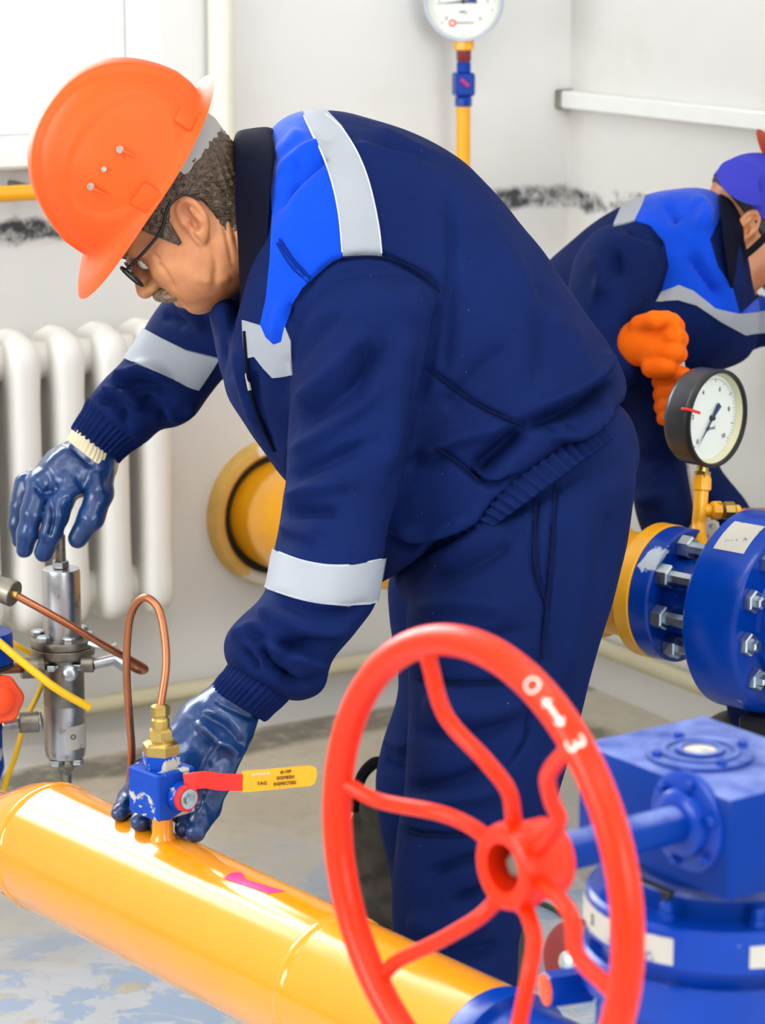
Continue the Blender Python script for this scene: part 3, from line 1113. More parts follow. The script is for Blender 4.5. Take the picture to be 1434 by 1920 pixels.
# ---- jacket: torso and both sleeves in one continuous mesh
mb = MB()
torso = [
    (505, 268, 470, 585, 3.58, .07),
    (520, 240, 448, 618, 3.58, .105),
    (556, 217, 422, 675, 3.58, .155),
    (610, 212, 425, 735, 3.585, .2),
    (690, 224, 462, 800, 3.59, .222),
    (780, 254, 505, 862, 3.595, .222),
    (860, 302, 548, 920, 3.60, .22),
    (940, 380, 592, 972, 3.60, .218),
    (1020, 480, 632, 1020, 3.60, .215),
    (1095, 588, 668, 1062, 3.60, .212),
    (1150, 662, 694, 1090, 3.60, .208),
    (1172, 712, 708, 1098, 3.60, .205),
    (1170, 748, 716, 1094, 3.60, .195),
    (1150, 762, 735, 1082, 3.60, .175),
]
loft(mb, torso, 56, 4, .94)
near_arm = [
    (700, 500, 660, 500, 3.46, .03),
    (790, 512, 588, 528, 3.45, .085),
    (824, 548, 552, 585, 3.43, .11),
    (816, 632, 541, 655, 3.42, .105),
    (796, 725, 544, 735, 3.41, .10),
    (774, 815, 542, 815, 3.40, .095),
    (752, 905, 535, 905, 3.385, .09),
    (730, 990, 522, 990, 3.365, .088),
    (716, 1060, 508, 1052, 3.345, .088),
    (704, 1130, 496, 1108, 3.33, .088),
    (668, 1186, 458, 1150, 3.315, .086),
    (622, 1240, 424, 1190, 3.305, .083),
    (606, 1292, 420, 1222, 3.30, .078),
    (566, 1312, 428, 1246, 3.295, .064),
    (530, 1308, 436, 1256, 3.293, .05),
]
loft(mb, near_arm, 44, 4)
far_arm = [
    (450, 500, 520, 640, 3.72, .06),
    (385, 510, 470, 690, 3.76, .085),
    (325, 540, 420, 708, 3.80, .085),
    (288, 592, 392, 745, 3.83, .08),
    (252, 648, 362, 786, 3.85, .078),
    (222, 686, 330, 802, 3.86, .074),
    (192, 716, 300, 806, 3.865, .07),
    (168, 742, 276, 828, 3.865, .06),
    (158, 758, 258, 838, 3.865, .05),
]
loft(mb, far_arm, 40, 4)
loft(mb, [(440, 560, 396, 556, 3.62, .05), (452, 590, 388, 585, 3.62, .08), (462, 650, 398, 640, 3.62, .09), (480, 720, 415, 700, 3.62, .1), (520, 780, 450, 765, 3.62, .1)], 30, 4)
jacket_me = remeshed(mb, 'jacket', .0046, 7)

J = []   # creases (negative) and ridges (positive) on the near side
# sleeve seam and sleeve folds
J += [([(545, 585), (600, 512), (645, 484), (720, 480), (800, 520), (830, 552)], 5, -.006),
      ([(830, 555), (812, 660), (780, 780)], 7, -.006)]
J += [([(548, 760), (620, 700), (700, 610)], 17, .006), ([(552, 800), (640, 740), (740, 640)], 15, -.006),
      ([(540, 700), (580, 640), (640, 580)], 16, -.005),
      ([(540, 850), (620, 805), (720, 720)], 14, .005), ([(535, 905), (600, 870), (700, 830)], 13, -.006),
      ([(530, 935), (590, 920), (660, 905)], 12, .006), ([(528, 965), (580, 958), (640, 960)], 10, -.006),
      ([(522, 985), (560, 1000), (600, 1015)], 10, .006),
      ([(760, 600), (740, 760), (715, 900)], 22, .005), ([(690, 640), (670, 780)], 24, -.004),
      ([(505, 1110), (560, 1140), (640, 1150), (700, 1125)], 11, -.005),
      ([(480, 1140), (520, 1165), (600, 1185), (660, 1165)], 12, .007),
      ([(440, 1178), (490, 1190), (540, 1210), (610, 1200)], 10, -.010),
      ([(425, 1192), (470, 1180), (510, 1200), (530, 1235)], 11, .010),
      ([(480, 1195), (500, 1240), (530, 1265), (560, 1290)], 9, -.009),
      ([(540, 1225), (580, 1245), (610, 1240)], 13, .007),
      ([(520, 1270), (560, 1285), (600, 1265)], 9, -.007), ([(450, 1215), (470, 1240), (480, 1260)], 7, -.006)]
# back and flank of the jacket
J += [([(845, 340), (850, 470), (840, 620), (830, 700)], 12, -.004),
      ([(800, 690), (900, 760), (985, 800)], 4, -.0045),
      ([(985, 800), (1060, 770), (1120, 730), (1160, 690)], 12, -.014),
      ([(1010, 760), (1080, 735), (1130, 690), (1150, 660)], 16, .011),
      ([(985, 800), (930, 850), (890, 885)], 16, -.016),
      ([(1040, 800), (1060, 810), (1110, 790), (1160, 760)], 14, .012),
      ([(1030, 795), (1045, 808), (1075, 795)], 6, -.008),
      ([(880, 884), (905, 905), (935, 910), (970, 895)], 5, -.010),
      ([(815, 840), (860, 870), (900, 902)], 4, -.005),
      ([(780, 860), (860, 820), (960, 800)], 15, .006), ([(760, 870), (840, 850)], 10, -.005),
      ([(735, 990), (790, 1005), (850, 980), (930, 930)], 10, .008),
      ([(730, 1010), (790, 1025), (860, 1000), (930, 945)], 9, -.013),
      ([(830, 770), (880, 720), (960, 640)], 20, -.004), ([(1010, 520), (1020, 620), (1010, 720)], 20, -.0035),
      ([(1060, 600), (1090, 680), (1100, 740)], 18, .004), ([(930, 420), (990, 540), (1060, 640)], 20, .003),
      ([(700, 232), (760, 262), (800, 282)], 9, .004), ([(700, 260), (770, 280), (820, 300)], 9, -.004),
      ([(660, 270), (720, 285), (790, 300)], 8, .003)]
# yoke
J += [([(520, 330), (570, 290), (610, 275)], 10, .005), ([(525, 370), (570, 330), (620, 290)], 9, -.005),
      ([(520, 400), (545, 345), (560, 300)], 10, -.004), ([(515, 290), (545, 270), (560, 240)], 12, .004),
      ([(522, 445), (550, 490), (585, 525)], 4, -.003), ([(530, 560), (520, 600), (515, 635)], 9, .002), ([(545, 560), (540, 610)], 6, -.003)]
# front below the collar
J += [([(470, 690), (480, 760), (520, 860)], 8, -.005), ([(440, 640), (452, 720), (490, 810)], 10, .006), ([(420, 640), (430, 720)], 6, -.005)]
sculpt(jacket_me, J, 0, 3.66, wob=.004, wscale=9)
# far sleeve
sculpt(jacket_me, [([(205, 712), (250, 700), (280, 690), (330, 715)], 10, .008), ([(215, 728), (260, 720), (320, 748)], 9, -.009),
                   ([(190, 735), (235, 735), (270, 770)], 8, .007), ([(180, 750), (220, 760), (240, 800)], 7, -.007),
                   ([(260, 740), (300, 770), (310, 800)], 9, -.006), ([(300, 770), (340, 780), (370, 760)], 9, .006),
                   ([(310, 560), (360, 590), (390, 620)], 10, .005), ([(300, 590), (350, 610)], 8, -.005)], 3.68, 5)
jacket = link('jacket', jacket_me, MAT['navy'], man)

# yoke, reflective tapes: patches sewn on the jacket
panel('yoke', jacket_me, [(490, 236), (530, 214), (568, 205), (585, 250), (606, 292), (622, 340), (635, 400), (642, 480), (622, 488), (596, 510), (566, 540), (545, 576), (534, 612), (528, 640), (514, 645), (500, 632), (488, 612), (500, 560), (508, 480), (512, 400), (506, 300)], MAT['royal'], jacket, 3.2, 3.64, .002, label='royal blue shoulder yoke')
panel('shoulder_tape', jacket_me, [(566, 205), (606, 203), (640, 238), (668, 282), (688, 330), (702, 385), (711, 435), (716, 479), (642, 480), (635, 400), (622, 340), (606, 292), (585, 250)], MAT['reflect'], jacket, 3.2, 3.64, .0026, label='silver grey reflective tape')
panel('chest_tape', jacket_me, [(456, 600), (490, 610), (500, 632), (514, 645), (528, 640), (534, 612), (546, 640), (548, 704), (512, 708), (495, 690), (478, 668), (460, 672)], MAT['reflect'], jacket, 3.2, 3.62, .0022, label='silver grey reflective tape')
panel('sleeve_tape', jacket_me, [(505, 1022), (520, 1034), (560, 1050), (610, 1060), (660, 1060), (690, 1054), (725, 1046), (712, 1124), (690, 1132), (650, 1134), (600, 1131), (550, 1120), (515, 1108), (488, 1098)], MAT['reflect'], jacket, 3.2, 3.52, .0028, label='silver grey reflective tape')
panel('sleeve_tape', jacket_me, [(262, 612), (300, 632), (350, 656), (412, 672), (372, 730), (355, 725), (300, 700), (262, 684), (232, 672)], MAT['reflect'], jacket, 3.66, 4.1, .0028, label='silver grey reflective tape')

# raglan seam on the yoke
def on_mesh_lines(name, me, lines, r, material, parent, dmin, dmax):
    """piping that follows the cloth: nearest front vertex depth along drawn lines"""
    v = verts_of(me); x, y, d = proj(v); nn = normals_of(me)
    front = ((nn * (v - CAM)).sum(1) < 0) & (d > dmin) & (d < dmax)
    x, y, d = x[front], y[front], d[front]
    for pts in lines:
        pp = catmull([np.array(p, float) for p in pts], 6)
        w = []
        for px, py in pp:
            k = np.argsort((x - px) ** 2 + (y - py) ** 2)[:12]
            w.append(P(px, py, float(np.sort(d[k])[:4].mean()) - .0012))
        w = [(w[max(i - 1, 0)] + w[i] + w[min(i + 1, len(w) - 1)]) / 3 for i in range(len(w))]
        mb = MB(); mb.tube(w, r, 5, 1)
        part(name, mb, material, parent)
on_mesh_lines('seam', jacket_me, [[(523, 447), (548, 488), (586, 527)], [(519, 455), (542, 494), (578, 531)]], .0016, MAT['royalseam'], jacket, 3.2, 3.62)
on_mesh_lines('seam', jacket_me, [[(640, 483), (715, 482), (780, 505), (826, 548)], [(800, 690), (890, 756), (985, 800)], [(815, 838), (860, 868), (900, 902)]], .0012, MAT['seam'], jacket, 3.2, 3.62)

on_mesh_lines('tape_edge', jacket_me, [[(521, 1035), (560, 1050), (610, 1060), (660, 1060), (690, 1054), (716, 1049)], [(500, 1102), (550, 1119), (600, 1130), (650, 1133), (690, 1131), (706, 1127)],
    [(608, 213), (640, 240), (668, 283), (688, 331), (702, 385), (711, 435), (715, 476)], [(568, 214), (586, 252), (606, 293), (622, 340), (635, 400), (642, 476)]], .0015, MAT['tapeedge'], jacket, 3.2, 3.62)
# collar folded down around the neck
def collar(rings_out, thick=.006):
    out = []
    for (ax, ay, bx, by, d, hd) in catmull([np.array(r, float) for r in rings_out], 4):
        A = P(ax, ay, d); B = P(bx, by, d); C = (A + B) / 2; e1 = (A - B) / 2
        vd = nrm(C - CAM); e2 = vd * hd
        out.append([C + e1 * math.cos(t) + e2 * math.sin(t) for t in np.linspace(0, 2 * math.pi, 57)[:-1]])
    inn = []
    for r in reversed(out):
        c = np.mean(r, 0)
        inn.append([q + nrm(c - q) * thick for q in r])
    mb = MB(); mb.rings(out + inn, closed=True)
    return mb
cb = collar([(508, 246, 488, 610, 3.57, .150), (514, 243, 494, 612, 3.57, .165), (502, 237, 482, 616, 3.57, .160), (474, 238, 466, 610, 3.57, .140), (448, 244, 458, 596, 3.57, .115), (440, 262, 450, 570, 3.57, .092)])
col_me = cb.mesh('collar', 0)
v = verts_of(col_me)
set_verts(col_me, v + np.array([[mnoise.noise(Vector(p * 14)) * .004] * 3 for p in v]))
link('collar', col_me, MAT['collar'], man, None, 'dark navy folded collar')
# zip placket and puller
on_mesh_lines('zip_placket', jacket_me, [[(458, 618), (463, 690), (480, 770), (515, 850)]], .0024, MAT['collar'], jacket, 3.2, 3.75)
mb = MB(); mb.tube([P(459, 684, 3.455), P(463, 706, 3.455), P(468, 732, 3.455)], .0026, 6, 3); part('zip_puller', mb, MAT['greyband'], jacket)
# gathered waistband and cuffs
mb = MB()
ribbed(mb, [(1146, 752, 748, 1066, 3.6, .19), (1160, 774, 775, 1074, 3.6, .214), (1170, 790, 792, 1078, 3.6, .216), (1176, 802, 804, 1078, 3.6, .214), (1164, 812, 816, 1068, 3.6, .19)], 80, .004, waves=1)
part('waistband', mb, MAT['navy'], jacket, 'gathered elastic waistband', sharp=0)
mb = MB()
ribbed(mb, [(544, 1304, 432, 1244, 3.293, .052), (532, 1320, 420, 1258, 3.293, .054), (512, 1336, 406, 1276, 3.293, .052), (496, 1352, 396, 1290, 3.293, .046), (484, 1346, 402, 1294, 3.293, .04)], 34, .0022)
part('cuff', mb, MAT['navy'], jacket, 'gathered elastic cuff', sharp=0)
mb = MB()
ribbed(mb, [(166, 748, 266, 832, 3.865, .05), (154, 770, 246, 846, 3.865, .05), (144, 788, 230, 858, 3.865, .048), (134, 804, 219, 870, 3.865, .045), (142, 806, 214, 862, 3.865, .038)], 32, .0022)
part('cuff', mb, MAT['navy'], jacket, 'gathered elastic cuff', sharp=0)

# ---- trousers
mb = MB()
loft(mb, [(1090, 720, 800, 960, 3.6, .15), (1165, 765, 760, 1040, 3.6, .185), (1192, 815, 742, 1080, 3.6, .19), (1197, 868, 745, 1112, 3.6, .18), (1180, 920, 790, 1140, 3.6, .14)], 48, 4, .92)
loft(mb, [(1192, 850, 790, 1040, 3.54, .13), (1193, 905, 770, 1085, 3.52, .14), (1180, 1000, 766, 1130, 3.51, .135), (1156, 1105, 762, 1205, 3.5, .13),
          (1128, 1205, 768, 1285, 3.5, .122), (1098, 1315, 764, 1385, 3.5, .116), (1064, 1430, 755, 1480, 3.51, .11), (1034, 1530, 742, 1560, 3.52, .106),
          (1006, 1640, 735, 1660, 3.53, .1), (984, 1735, 737, 1752, 3.54, .095), (976, 1840, 752, 1850, 3.55, .092), (974, 1930, 770, 1935, 3.56, .09), (960, 1965, 790, 1968, 3.56, .085)], 44, 4)
loft(mb, [(1080, 900, 740, 1060, 3.7, .12), (1040, 1000, 730, 1095, 3.72, .12), (1000, 1150, 731, 1175, 3.74, .115), (975, 1280, 744, 1290, 3.76, .11), (945, 1390, 716, 1395, 3.77, .105),
          (925, 1470, 704, 1474, 3.78, .1), (915, 1560, 714, 1566, 3.79, .095), (905, 1650, 733, 1655, 3.8, .09), (895, 1740, 742, 1745, 3.81, .088), (885, 1800, 748, 1805, 3.82, .085)], 40, 4)
tr_me = remeshed(mb, 'trousers', .005, 6)
T_ = [([(1006, 930), (1002, 1010), (1004, 1070), (1026, 1136)], 5, -.005), ([(1040, 905), (1036, 1000), (1026, 1130), (1016, 1240)], 4, -.004),
      ([(1016, 1240), (995, 1330), (985, 1390), (950, 1440)], 4, -.004),
      ([(775, 1270), (850, 1282), (960, 1280)], 5, -.0045), ([(755, 1555), (800, 1565), (900, 1566)], 4, -.0045),
      ([(790, 1100), (880, 1060), (960, 1010)], 18, -.006), ([(800, 1060), (880, 1020), (940, 975)], 14, .006),
      ([(770, 1150), (850, 1130), (960, 1140)], 18, .005), ([(765, 1200), (860, 1210), (990, 1180)], 16, -.004),
      ([(790, 1310), (900, 1340), (1000, 1300)], 22, .006), ([(770, 1370), (870, 1380), (980, 1350)], 14, -.006),
      ([(760, 1480), (840, 1470), (930, 1440)], 14, -.006), ([(750, 1510), (830, 1500), (940, 1480)], 14, .006),
      ([(800, 1640), (860, 1620), (920, 1600)], 10, -.006), ([(850, 1690), (900, 1672), (960, 1660)], 9, -.007), ([(760, 1720), (840, 1740), (930, 1720)], 18, .006),
      ([(770, 1770), (860, 1790), (950, 1770)], 14, -.006), ([(1100, 950), (1090, 1100), (1060, 1300)], 20, .0035), ([(1150, 950), (1130, 1080)], 16, -.003)]
sculpt(tr_me, T_, 0, 3.66, wob=.003, wscale=7, seed=3)
sculpt(tr_me, [([(720, 1390), (745, 1400), (765, 1410)], 9, .006), ([(715, 1425), (740, 1440), (760, 1440)], 8, -.006)], 3.66, 5)
trousers = link('trousers', tr_me, MAT['navy2'], man)
on_mesh_lines('seam', tr_me, [[(1006, 930), (1003, 1010), (1006, 1075), (1026, 1136)], [(1041, 905), (1037, 1000), (1026, 1136), (1016, 1240)], [(775, 1270), (850, 1281), (960, 1279)], [(757, 1556), (800, 1565), (900, 1566)]], .0012, MAT['seam'], trousers, 3.2, 3.6)

# ---- boots, soles on the floor
def boot(top_px, hem_d, toe_dir, label=None):
    c = P(top_px[0], top_px[1], hem_d); c = np.array([c[0], c[1], 0.0])
    t = nrm(toe_dir); s = np.cross(Z_, t)
    def f(p):
        q = p - c.astype(np.float32)
        x = q @ t; y = q @ s; z = q[..., 2]
        l = np.stack([x, y, z], -1)
        d = s_ell(l, (.06, 0, .05), (.125, .05, .055))
        d = smin(d, s_ell(l, (.13, 0, .045), (.06, .052, .045)), .03)
        d = smin(d, s_cone(l, (-.02, 0, .06), (-.03, 0, .2), .052, .056), .04)
        return np.maximum(d, .028 - z)
    v, q = surfnet(f, c + [-.26, -.26, .01], c + [.26, .26, .28], .006)
    o = link('boot', np_mesh('boot', v, q), MAT['boot'], man)
    m = MB()
    ring = []
    for k in range(32):
        a = 2 * math.pi * k / 32
        x = .058 + .142 * math.cos(a); y = (.05 + .008 * math.cos(a)) * math.sin(a)
        ring.append((x, y))
    m.rings([[c + t * x + s * y + Z_ * z for x, y in ring] for z in (0.0, .03)])
    part('sole', m, MAT['rubberedge'], o)
boot((875, 1950), 3.56, np.array([-.85, -.5, 0]))
boot((820, 1790), 3.84, np.array([-.9, -.25, 0]))

# ---- gloves
def glove(name, sdf, lo, hi, material, parent, label, h=.0022):
    v, q = surfnet(sdf, lo, hi, h)
    me = np_mesh(name, v, q)
    return link(name, me, material, parent, None, label), me

def bounds(pts, pad=.05):
    a = np.array([p[0] for p in pts]); return a.min(0) - pad, a.max(0) + pad

# far hand, fingertips closing on the key of the regulator
HD = 3.83
far_palm = px_chain([(184, 850, HD + .03, 40), (150, 885, HD + .015, 42), (125, 905, HD, 33)])
far_palm2 = px_chain([(172, 852, HD + .04, 38), (120, 880, HD + .03, 38), (76, 905, HD + .01, 28)])
far_fing = [
    px_chain([(124, 912, HD - .008, 27), (106, 965, HD - .022, 23), (96, 1000, HD - .022, 20), (82, 1036, HD - .012, 17.5)]),
    px_chain([(78, 908, HD + .0, 26), (60, 962, HD - .012, 22), (52, 1000, HD - .008, 20), (46, 1030, HD + .0, 16)]),
    px_chain([(50, 908, HD + .035, 24), (38, 950, HD + .03, 19), (33, 982, HD + .032, 17), (36, 1012, HD + .035, 14)]),
    px_chain([(62, 900, HD + .06, 21), (44, 940, HD + .065, 17), (42, 970, HD + .06, 15), (50, 990, HD + .055, 12)]),
    px_chain([(186, 872, HD + .01, 30), (186, 925, HD - .012, 26), (170, 972, HD - .018, 24), (146, 1010, HD - .012, 18)]),
]
def far_sdf(p):
    d = smin(s_chain(p, far_palm, .02), s_chain(p, far_palm2, .02), .02)
    g = None
    for i, c in enumerate(far_fing):
        e = s_chain(p, c, .006)
        g = e if g is None else smin(g, e, .0018)
    return smin(d, g, .009)
allp = sum([far_palm, far_palm2] + far_fing, [])
lo, hi = bounds(allp)
g1, g1m = glove('glove', far_sdf, lo, hi, MAT['glove'], man, 'glossy blue coated glove with cream knit cuff')
sculpt(g1m, [([(60, 905), (85, 925), (110, 905)], 7, -.003), ([(95, 935), (98, 975), (90, 1010)], 5, -.003), ([(120, 935), (135, 925), (150, 915)], 8, .003),
             ([(150, 815), (120, 850), (80, 890)], 14, .003), ([(180, 880), (190, 930)], 10, .002), ([(110, 830), (140, 845), (180, 880)], 6, -.0025)], wob=.0016, wscale=30)
mb = MB()
ribbed(mb, [(138, 800, 222, 868, 3.862, .042), (132, 814, 220, 882, 3.86, .046), (126, 826, 214, 894, 3.858, .046), (138, 830, 206, 888, 3.856, .036)], 40, .0007)
part('knit_cuff', mb, MAT['glove_cotton'], g1, 'cream knit cuff', sharp=0)

# ------------------------------------------------------------------ the yellow pipe in front
def horiz(deg_right):
    a = math.radians(deg_right)
    return np.array([math.sin(a), math.cos(a), 0])
PR = .0795
PA = -horiz(-38.5)                                   # from far left to near right
PA = nrm(PA)
ptop = P(305, 1572, 3.2)
paxis = np.array([ptop[0], ptop[1], ptop[2] - PR * .985])
def pipe_at(s, r=0.0, ang=90.0):
    """point s metres along the pipe from the small valve; ang measured from the horizontal, 90 = top"""
    side = np.cross(PA, Z_)                          # towards the camera side
    a = math.radians(ang)
    return paxis + PA * s + r * (side * math.cos(a) + Z_ * math.sin(a))
def pipe_s(px, py=None):
    """distance along the axis whose projection has picture column px"""
    lo, hi = -1.5, 1.2
    for _ in range(50):
        m = (lo + hi) / 2
        if proj(pipe_at(m))[0] < px: lo = m
        else: hi = m
    return lo
s_end = pipe_s(922)
s_w1 = pipe_s(98); s_w2 = pipe_s(630)
base = pipe_at(0); base[2] = 0
pipe = thing('gas_pipe', 'large glossy yellow gas pipe crossing the foreground floor', 'pipe', base)
mb = MB()
prof = [(PR, 0), (PR, s_end - s_w1 - .0)]
mb.lathe(pipe_at(s_w1), PA, [(PR - .004, 0), (PR, .004), (PR, s_w2 - s_w1), (PR, s_end - s_w1 - .003), (PR - .003, s_end - s_w1)], 72)
part('pipe_body', mb, MAT['yellow'], pipe)
# eccentric reducer on the left and the narrower pipe running on
fr = frame(PA)
def ering(s, r, drop):
    c = pipe_at(s) - Z_ * drop
    return [c + r * (fr[:, 0] * math.cos(a) + fr[:, 1] * math.sin(a)) for a in np.linspace(0, 2 * math.pi, 65)[:-1]]
mb = MB(); rr = []
for t in np.linspace(0, 1, 12):
    e = t * t * (3 - 2 * t); r = PR - .024 * e
    rr.append(ering(s_w1 - .15 * t, r, .022 * e))
rr.append(ering(s_w1 - .9, PR - .024, .022))
mb.rings(rr); part('reducer', mb, MAT['yellow'], pipe)
mb = MB(); e = pipe_at(s_w1 - .85) - Z_ * .022; mb.cyl(np.array([e[0], e[1], .0]), e, PR - .026, n=40); part('riser', mb, MAT['yellow'], pipe)
rnd = random.Random(2)
for s in (s_w1, s_w2):
    m = MB()
    rr = []
    fr = frame(PA)
    for i in range(72):
        a = 2 * math.pi * i / 72
        d = fr[:, 0] * math.cos(a) + fr[:, 1] * math.sin(a)
        rad = .0042 + rnd.uniform(-.0008, .0008)
        rr.append([pipe_at(s) + d * (PR + rad * .5 * math.cos(2 * math.pi * k / 8)) + PA * 1.9 * rad * math.sin(2 * math.pi * k / 8) for k in range(8)])
    m.rings(rr, closed=True)
    part('weld_bead', m, MAT['yellow'], pipe)
# flow arrow sticker lying on the pipe
def on_pipe(px, py, off=0.0):
    """first point of the pipe surface seen at this spot"""
    r = ray(px, py); r = r / np.linalg.norm(r)
    o = CAM - paxis
    d_ = r - PA * np.dot(r, PA); o_ = o - PA * np.dot(o, PA)
    A = np.dot(d_, d_); B = 2 * np.dot(d_, o_); C = np.dot(o_, o_) - (PR + off) ** 2
    disc = max(B * B - 4 * A * C, 0)
    t = (-B - math.sqrt(disc)) / (2 * A)
    return CAM + r * t
def pipe_patch(poly, off, thick):
    """flat outline laid on the round pipe; poly in (along m, angle deg)"""
    bm = bmesh.new()
    vs = [bm.verts.new((s, a * .01, 0)) for s, a in poly]
    bm.faces.new(vs)
    bmesh.ops.triangulate(bm, faces=bm.faces)
    bmesh.ops.subdivide_edges(bm, edges=bm.edges, cuts=3, use_grid_fill=True)
    m = MB()
    bm.verts.index_update()
    vv = [pipe_at(v.co.x, PR + off, v.co.y * 100) for v in bm.verts]
    lo_ = [pipe_at(v.co.x, PR + off - thick, v.co.y * 100) for v in bm.verts]
    ff = [tuple(v.index for v in f.verts) for f in bm.faces]
    n = len(vv)
    be = [(e.verts[0].index, e.verts[1].index) for e in bm.edges if len(e.link_faces) == 1]
    m.add(vv + lo_, ff + [tuple(i + n for i in reversed(f)) for f in ff] + [(a, b, b + n, a + n) for a, b in be])
    bm.free()
    return m
def pipe_uv(px, py):
    p = on_pipe(px, py)
    s = float(np.dot(p - paxis, PA)); q = p - paxis - PA * s
    return s, math.degrees(math.atan2(q[2], np.dot(q, np.cross(PA, Z_))))
arrow = [pipe_uv(*p) for p in ((432, 1638), (452, 1636), (462, 1650), (534, 1672), (504, 1676), (420, 1648))]
part('flow_arrow', pipe_patch(arrow, .0008, .001), MAT['magenta'], pipe, 'magenta flow arrow sticker')
# stub for the small valve
mb = MB()
z0 = ptop[2]
vx, vy = paxis[0], paxis[1]
def vt(z):
    return np.array([vx, vy, z0 + z])
mb.lathe(vt(-.006), Z_, [(.0175, 0), (.0150, .006), (.0122, .012), (.0118, .034), (.0112, .040)], 32)
part('valve_stub', mb, MAT['yellow'], pipe)

# ---- small ball valve on the pipe
valve = thing('ball_valve', 'small chipped blue ball valve standing on the yellow pipe beside the glove', 'valve', vt(.03))
mb = MB(); mb.lathe(vt(.026), Z_, [(.0135, 0), (.0185, .005), (.0195, .010), (.0195, .026), (.0175, .030), (.0175, .034)], 32); part('neck', mb, MAT['bluechip'], valve)
CR = np.stack([horiz(47), horiz(-43), Z_], 1)
CUB = .0275
mb = MB(); mb.box(vt(.034 + .026), (CUB, CUB, .0275), CR, .002); part('valve_body', mb, MAT['bluechip'], valve)
mb = MB(); mb.lathe(vt(.086), Z_, [(.0195, 0), (.0225, .002), (.0225, .017), (.019, .019), (.019, .021)], 6, rot=.3); part('hex_nut', mb, MAT['bluechip'], valve, 'brass hex nut with blue paint remains')
mb = MB(); mb.lathe(vt(.100), Z_, [(.0222, 0), (.0222, .014), (.019, .017), (.0145, .019), (.0145, .022)], 6, rot=.3); part('hex_nut', mb, MAT['brass'], valve)
mb = MB(); mb.lathe(vt(.121), Z_, [(.0145, 0), (.0145, .009), (.0105, .012)], 6, rot=.1); part('hex_nut', mb, MAT['brass'], valve)
mb = MB(); mb.lathe(vt(.132), Z_, [(.0098, 0), (.0104, .002), (.0104, .011), (.0088, .013), (.0088, .016)], 20); part('ferrule', mb, MAT['brass'], valve)
mb = MB(); mb.lathe(vt(.147), Z_, [(.009, 0), (.0112, .002), (.0112, .012), (.0072, .0145)], 6, rot=.6); part('compression_nut', mb, MAT['brass'], valve)
# lever
ln = -CR[:, 1]                                        # face normal towards the camera, to the right
hub = vt(.058) + ln * CUB + CR[:, 0] * .003
mb = MB(); mb.cyl(hub, hub + ln * .010, .0175, .0165, 28, .001); part('stem_boss', mb, MAT['bluechip'], valve)
ld = horiz(70)
lev = part('lever', MB().lathe(hub + ln * .0095, ln, [(.0145, 0), (.0155, .001), (.0155, .006), (.0145, .007)], 28), MAT['redlever'], valve)
mb = MB(); mb.lathe(hub + ln * .0165, ln, [(.0115, 0), (.0115, .002), (.009, .0022), (.009, .0012), (.0065, .0012), (.0065, .005), (.004, .0052)], 24); part('lever_nut', mb, MAT['bolt'], lev)
l0 = hub + ln * .013
def lv(px, py, d):
    return P(px, py, d)
dL = float(proj(l0)[2])
def bar(points, w, t):
    """flat strap through picture points (px, py, depth), w tall"""
    m = MB(); rr = []
    pts = [P(*p) for p in points]
    for i, p in enumerate(pts):
        tg = nrm(pts[min(i + 1, len(pts) - 1)] - pts[max(i - 1, 0)])
        upv = nrm(Z_ - tg * np.dot(tg, Z_)); nn = np.cross(tg, upv)
        ww = w[i] if isinstance(w, (list, tuple)) else w
        rr.append([p + upv * ww * a + nn * t * b for a, b in ((1, 1), (1, -1), (-1, -1), (-1, 1))])
    return m.rings(rr)
pts = catmull([np.array(p, float) for p in ((345, 1467, dL - .002), (365, 1464, dL), (385, 1462, dL + .004), (415, 1466, dL + .012), (455, 1467, dL + .022), (470, 1466, dL + .026))], 4)
part('lever_arm', bar(pts, .0098, .0014), MAT['redlever'], lev)
sl = bar(catmull([np.array(p, float) for p in ((454, 1466, dL + .022), (500, 1462, dL + .034), (550, 1457, dL + .047), (575, 1455, dL + .053), (588, 1453, dL + .057), (593, 1453, dL + .058))], 3),
         [.0118] * 11 + [.011, .010, .0085, .0055, .001], .0028)
sleeve = part('lever_sleeve', sl, MAT['yellowsleeve'], lev, 'yellow vinyl sleeve with printed words')
sA = P(454, 1466, dL + .022); sB = P(575, 1455, dL + .053)
sx = nrm(sB - sA); sn = nrm(np.cross(sx, Z_)); sn = sn if np.dot(sn, CAM - sA) > 0 else -sn
def on_sleeve(px, py):
    return hit(px, py, sA + sn * .0031, sn)
sy = nrm(np.cross(sn, sx)); sy = sy if sy[2] > 0 else -sy
for txt, px, py, size in (('INTERGENP', 489, 1452, .0042), ('TAG', 491, 1469, .0062), ('#-109', 536, 1447, .0056), ('GOMESH', 535, 1458, .0056), ('INSPECTED', 534, 1469, .0056)):
    lettering('printed_word', txt, size, on_sleeve(px, py), sx, sy, MAT['inkbrown'] if txt != 'INTERGENP' else MAT['whiteprint'], sleeve)

# ---- copper tube rising from the valve, looping over and down behind the pipe
tz = vt(.158)
d0 = float(proj(tz)[2])
mb = MB()
loop = [tz, P(311, 1250, d0 + .004), P(308, 1190, d0 + .01), P(296, 1140, d0 + .018), P(270, 1121, d0 + .03), P(246, 1150, d0 + .045), P(238, 1210, d0 + .06), P(238, 1280, d0 + .075), P(243, 1350, d0 + .09), P(247, 1420, d0 + .12), P(240, 1480, d0 + .2), P(225, 1535, d0 + .36), P(205, 1570, d0 + .5)]
mb.tube(loop, .0046, 14, 8)
ct = part('copper_tube', mb, MAT['copper']); tag(ct, 'copper tube looping up from the brass fitting and down behind the pipe', 'tube')

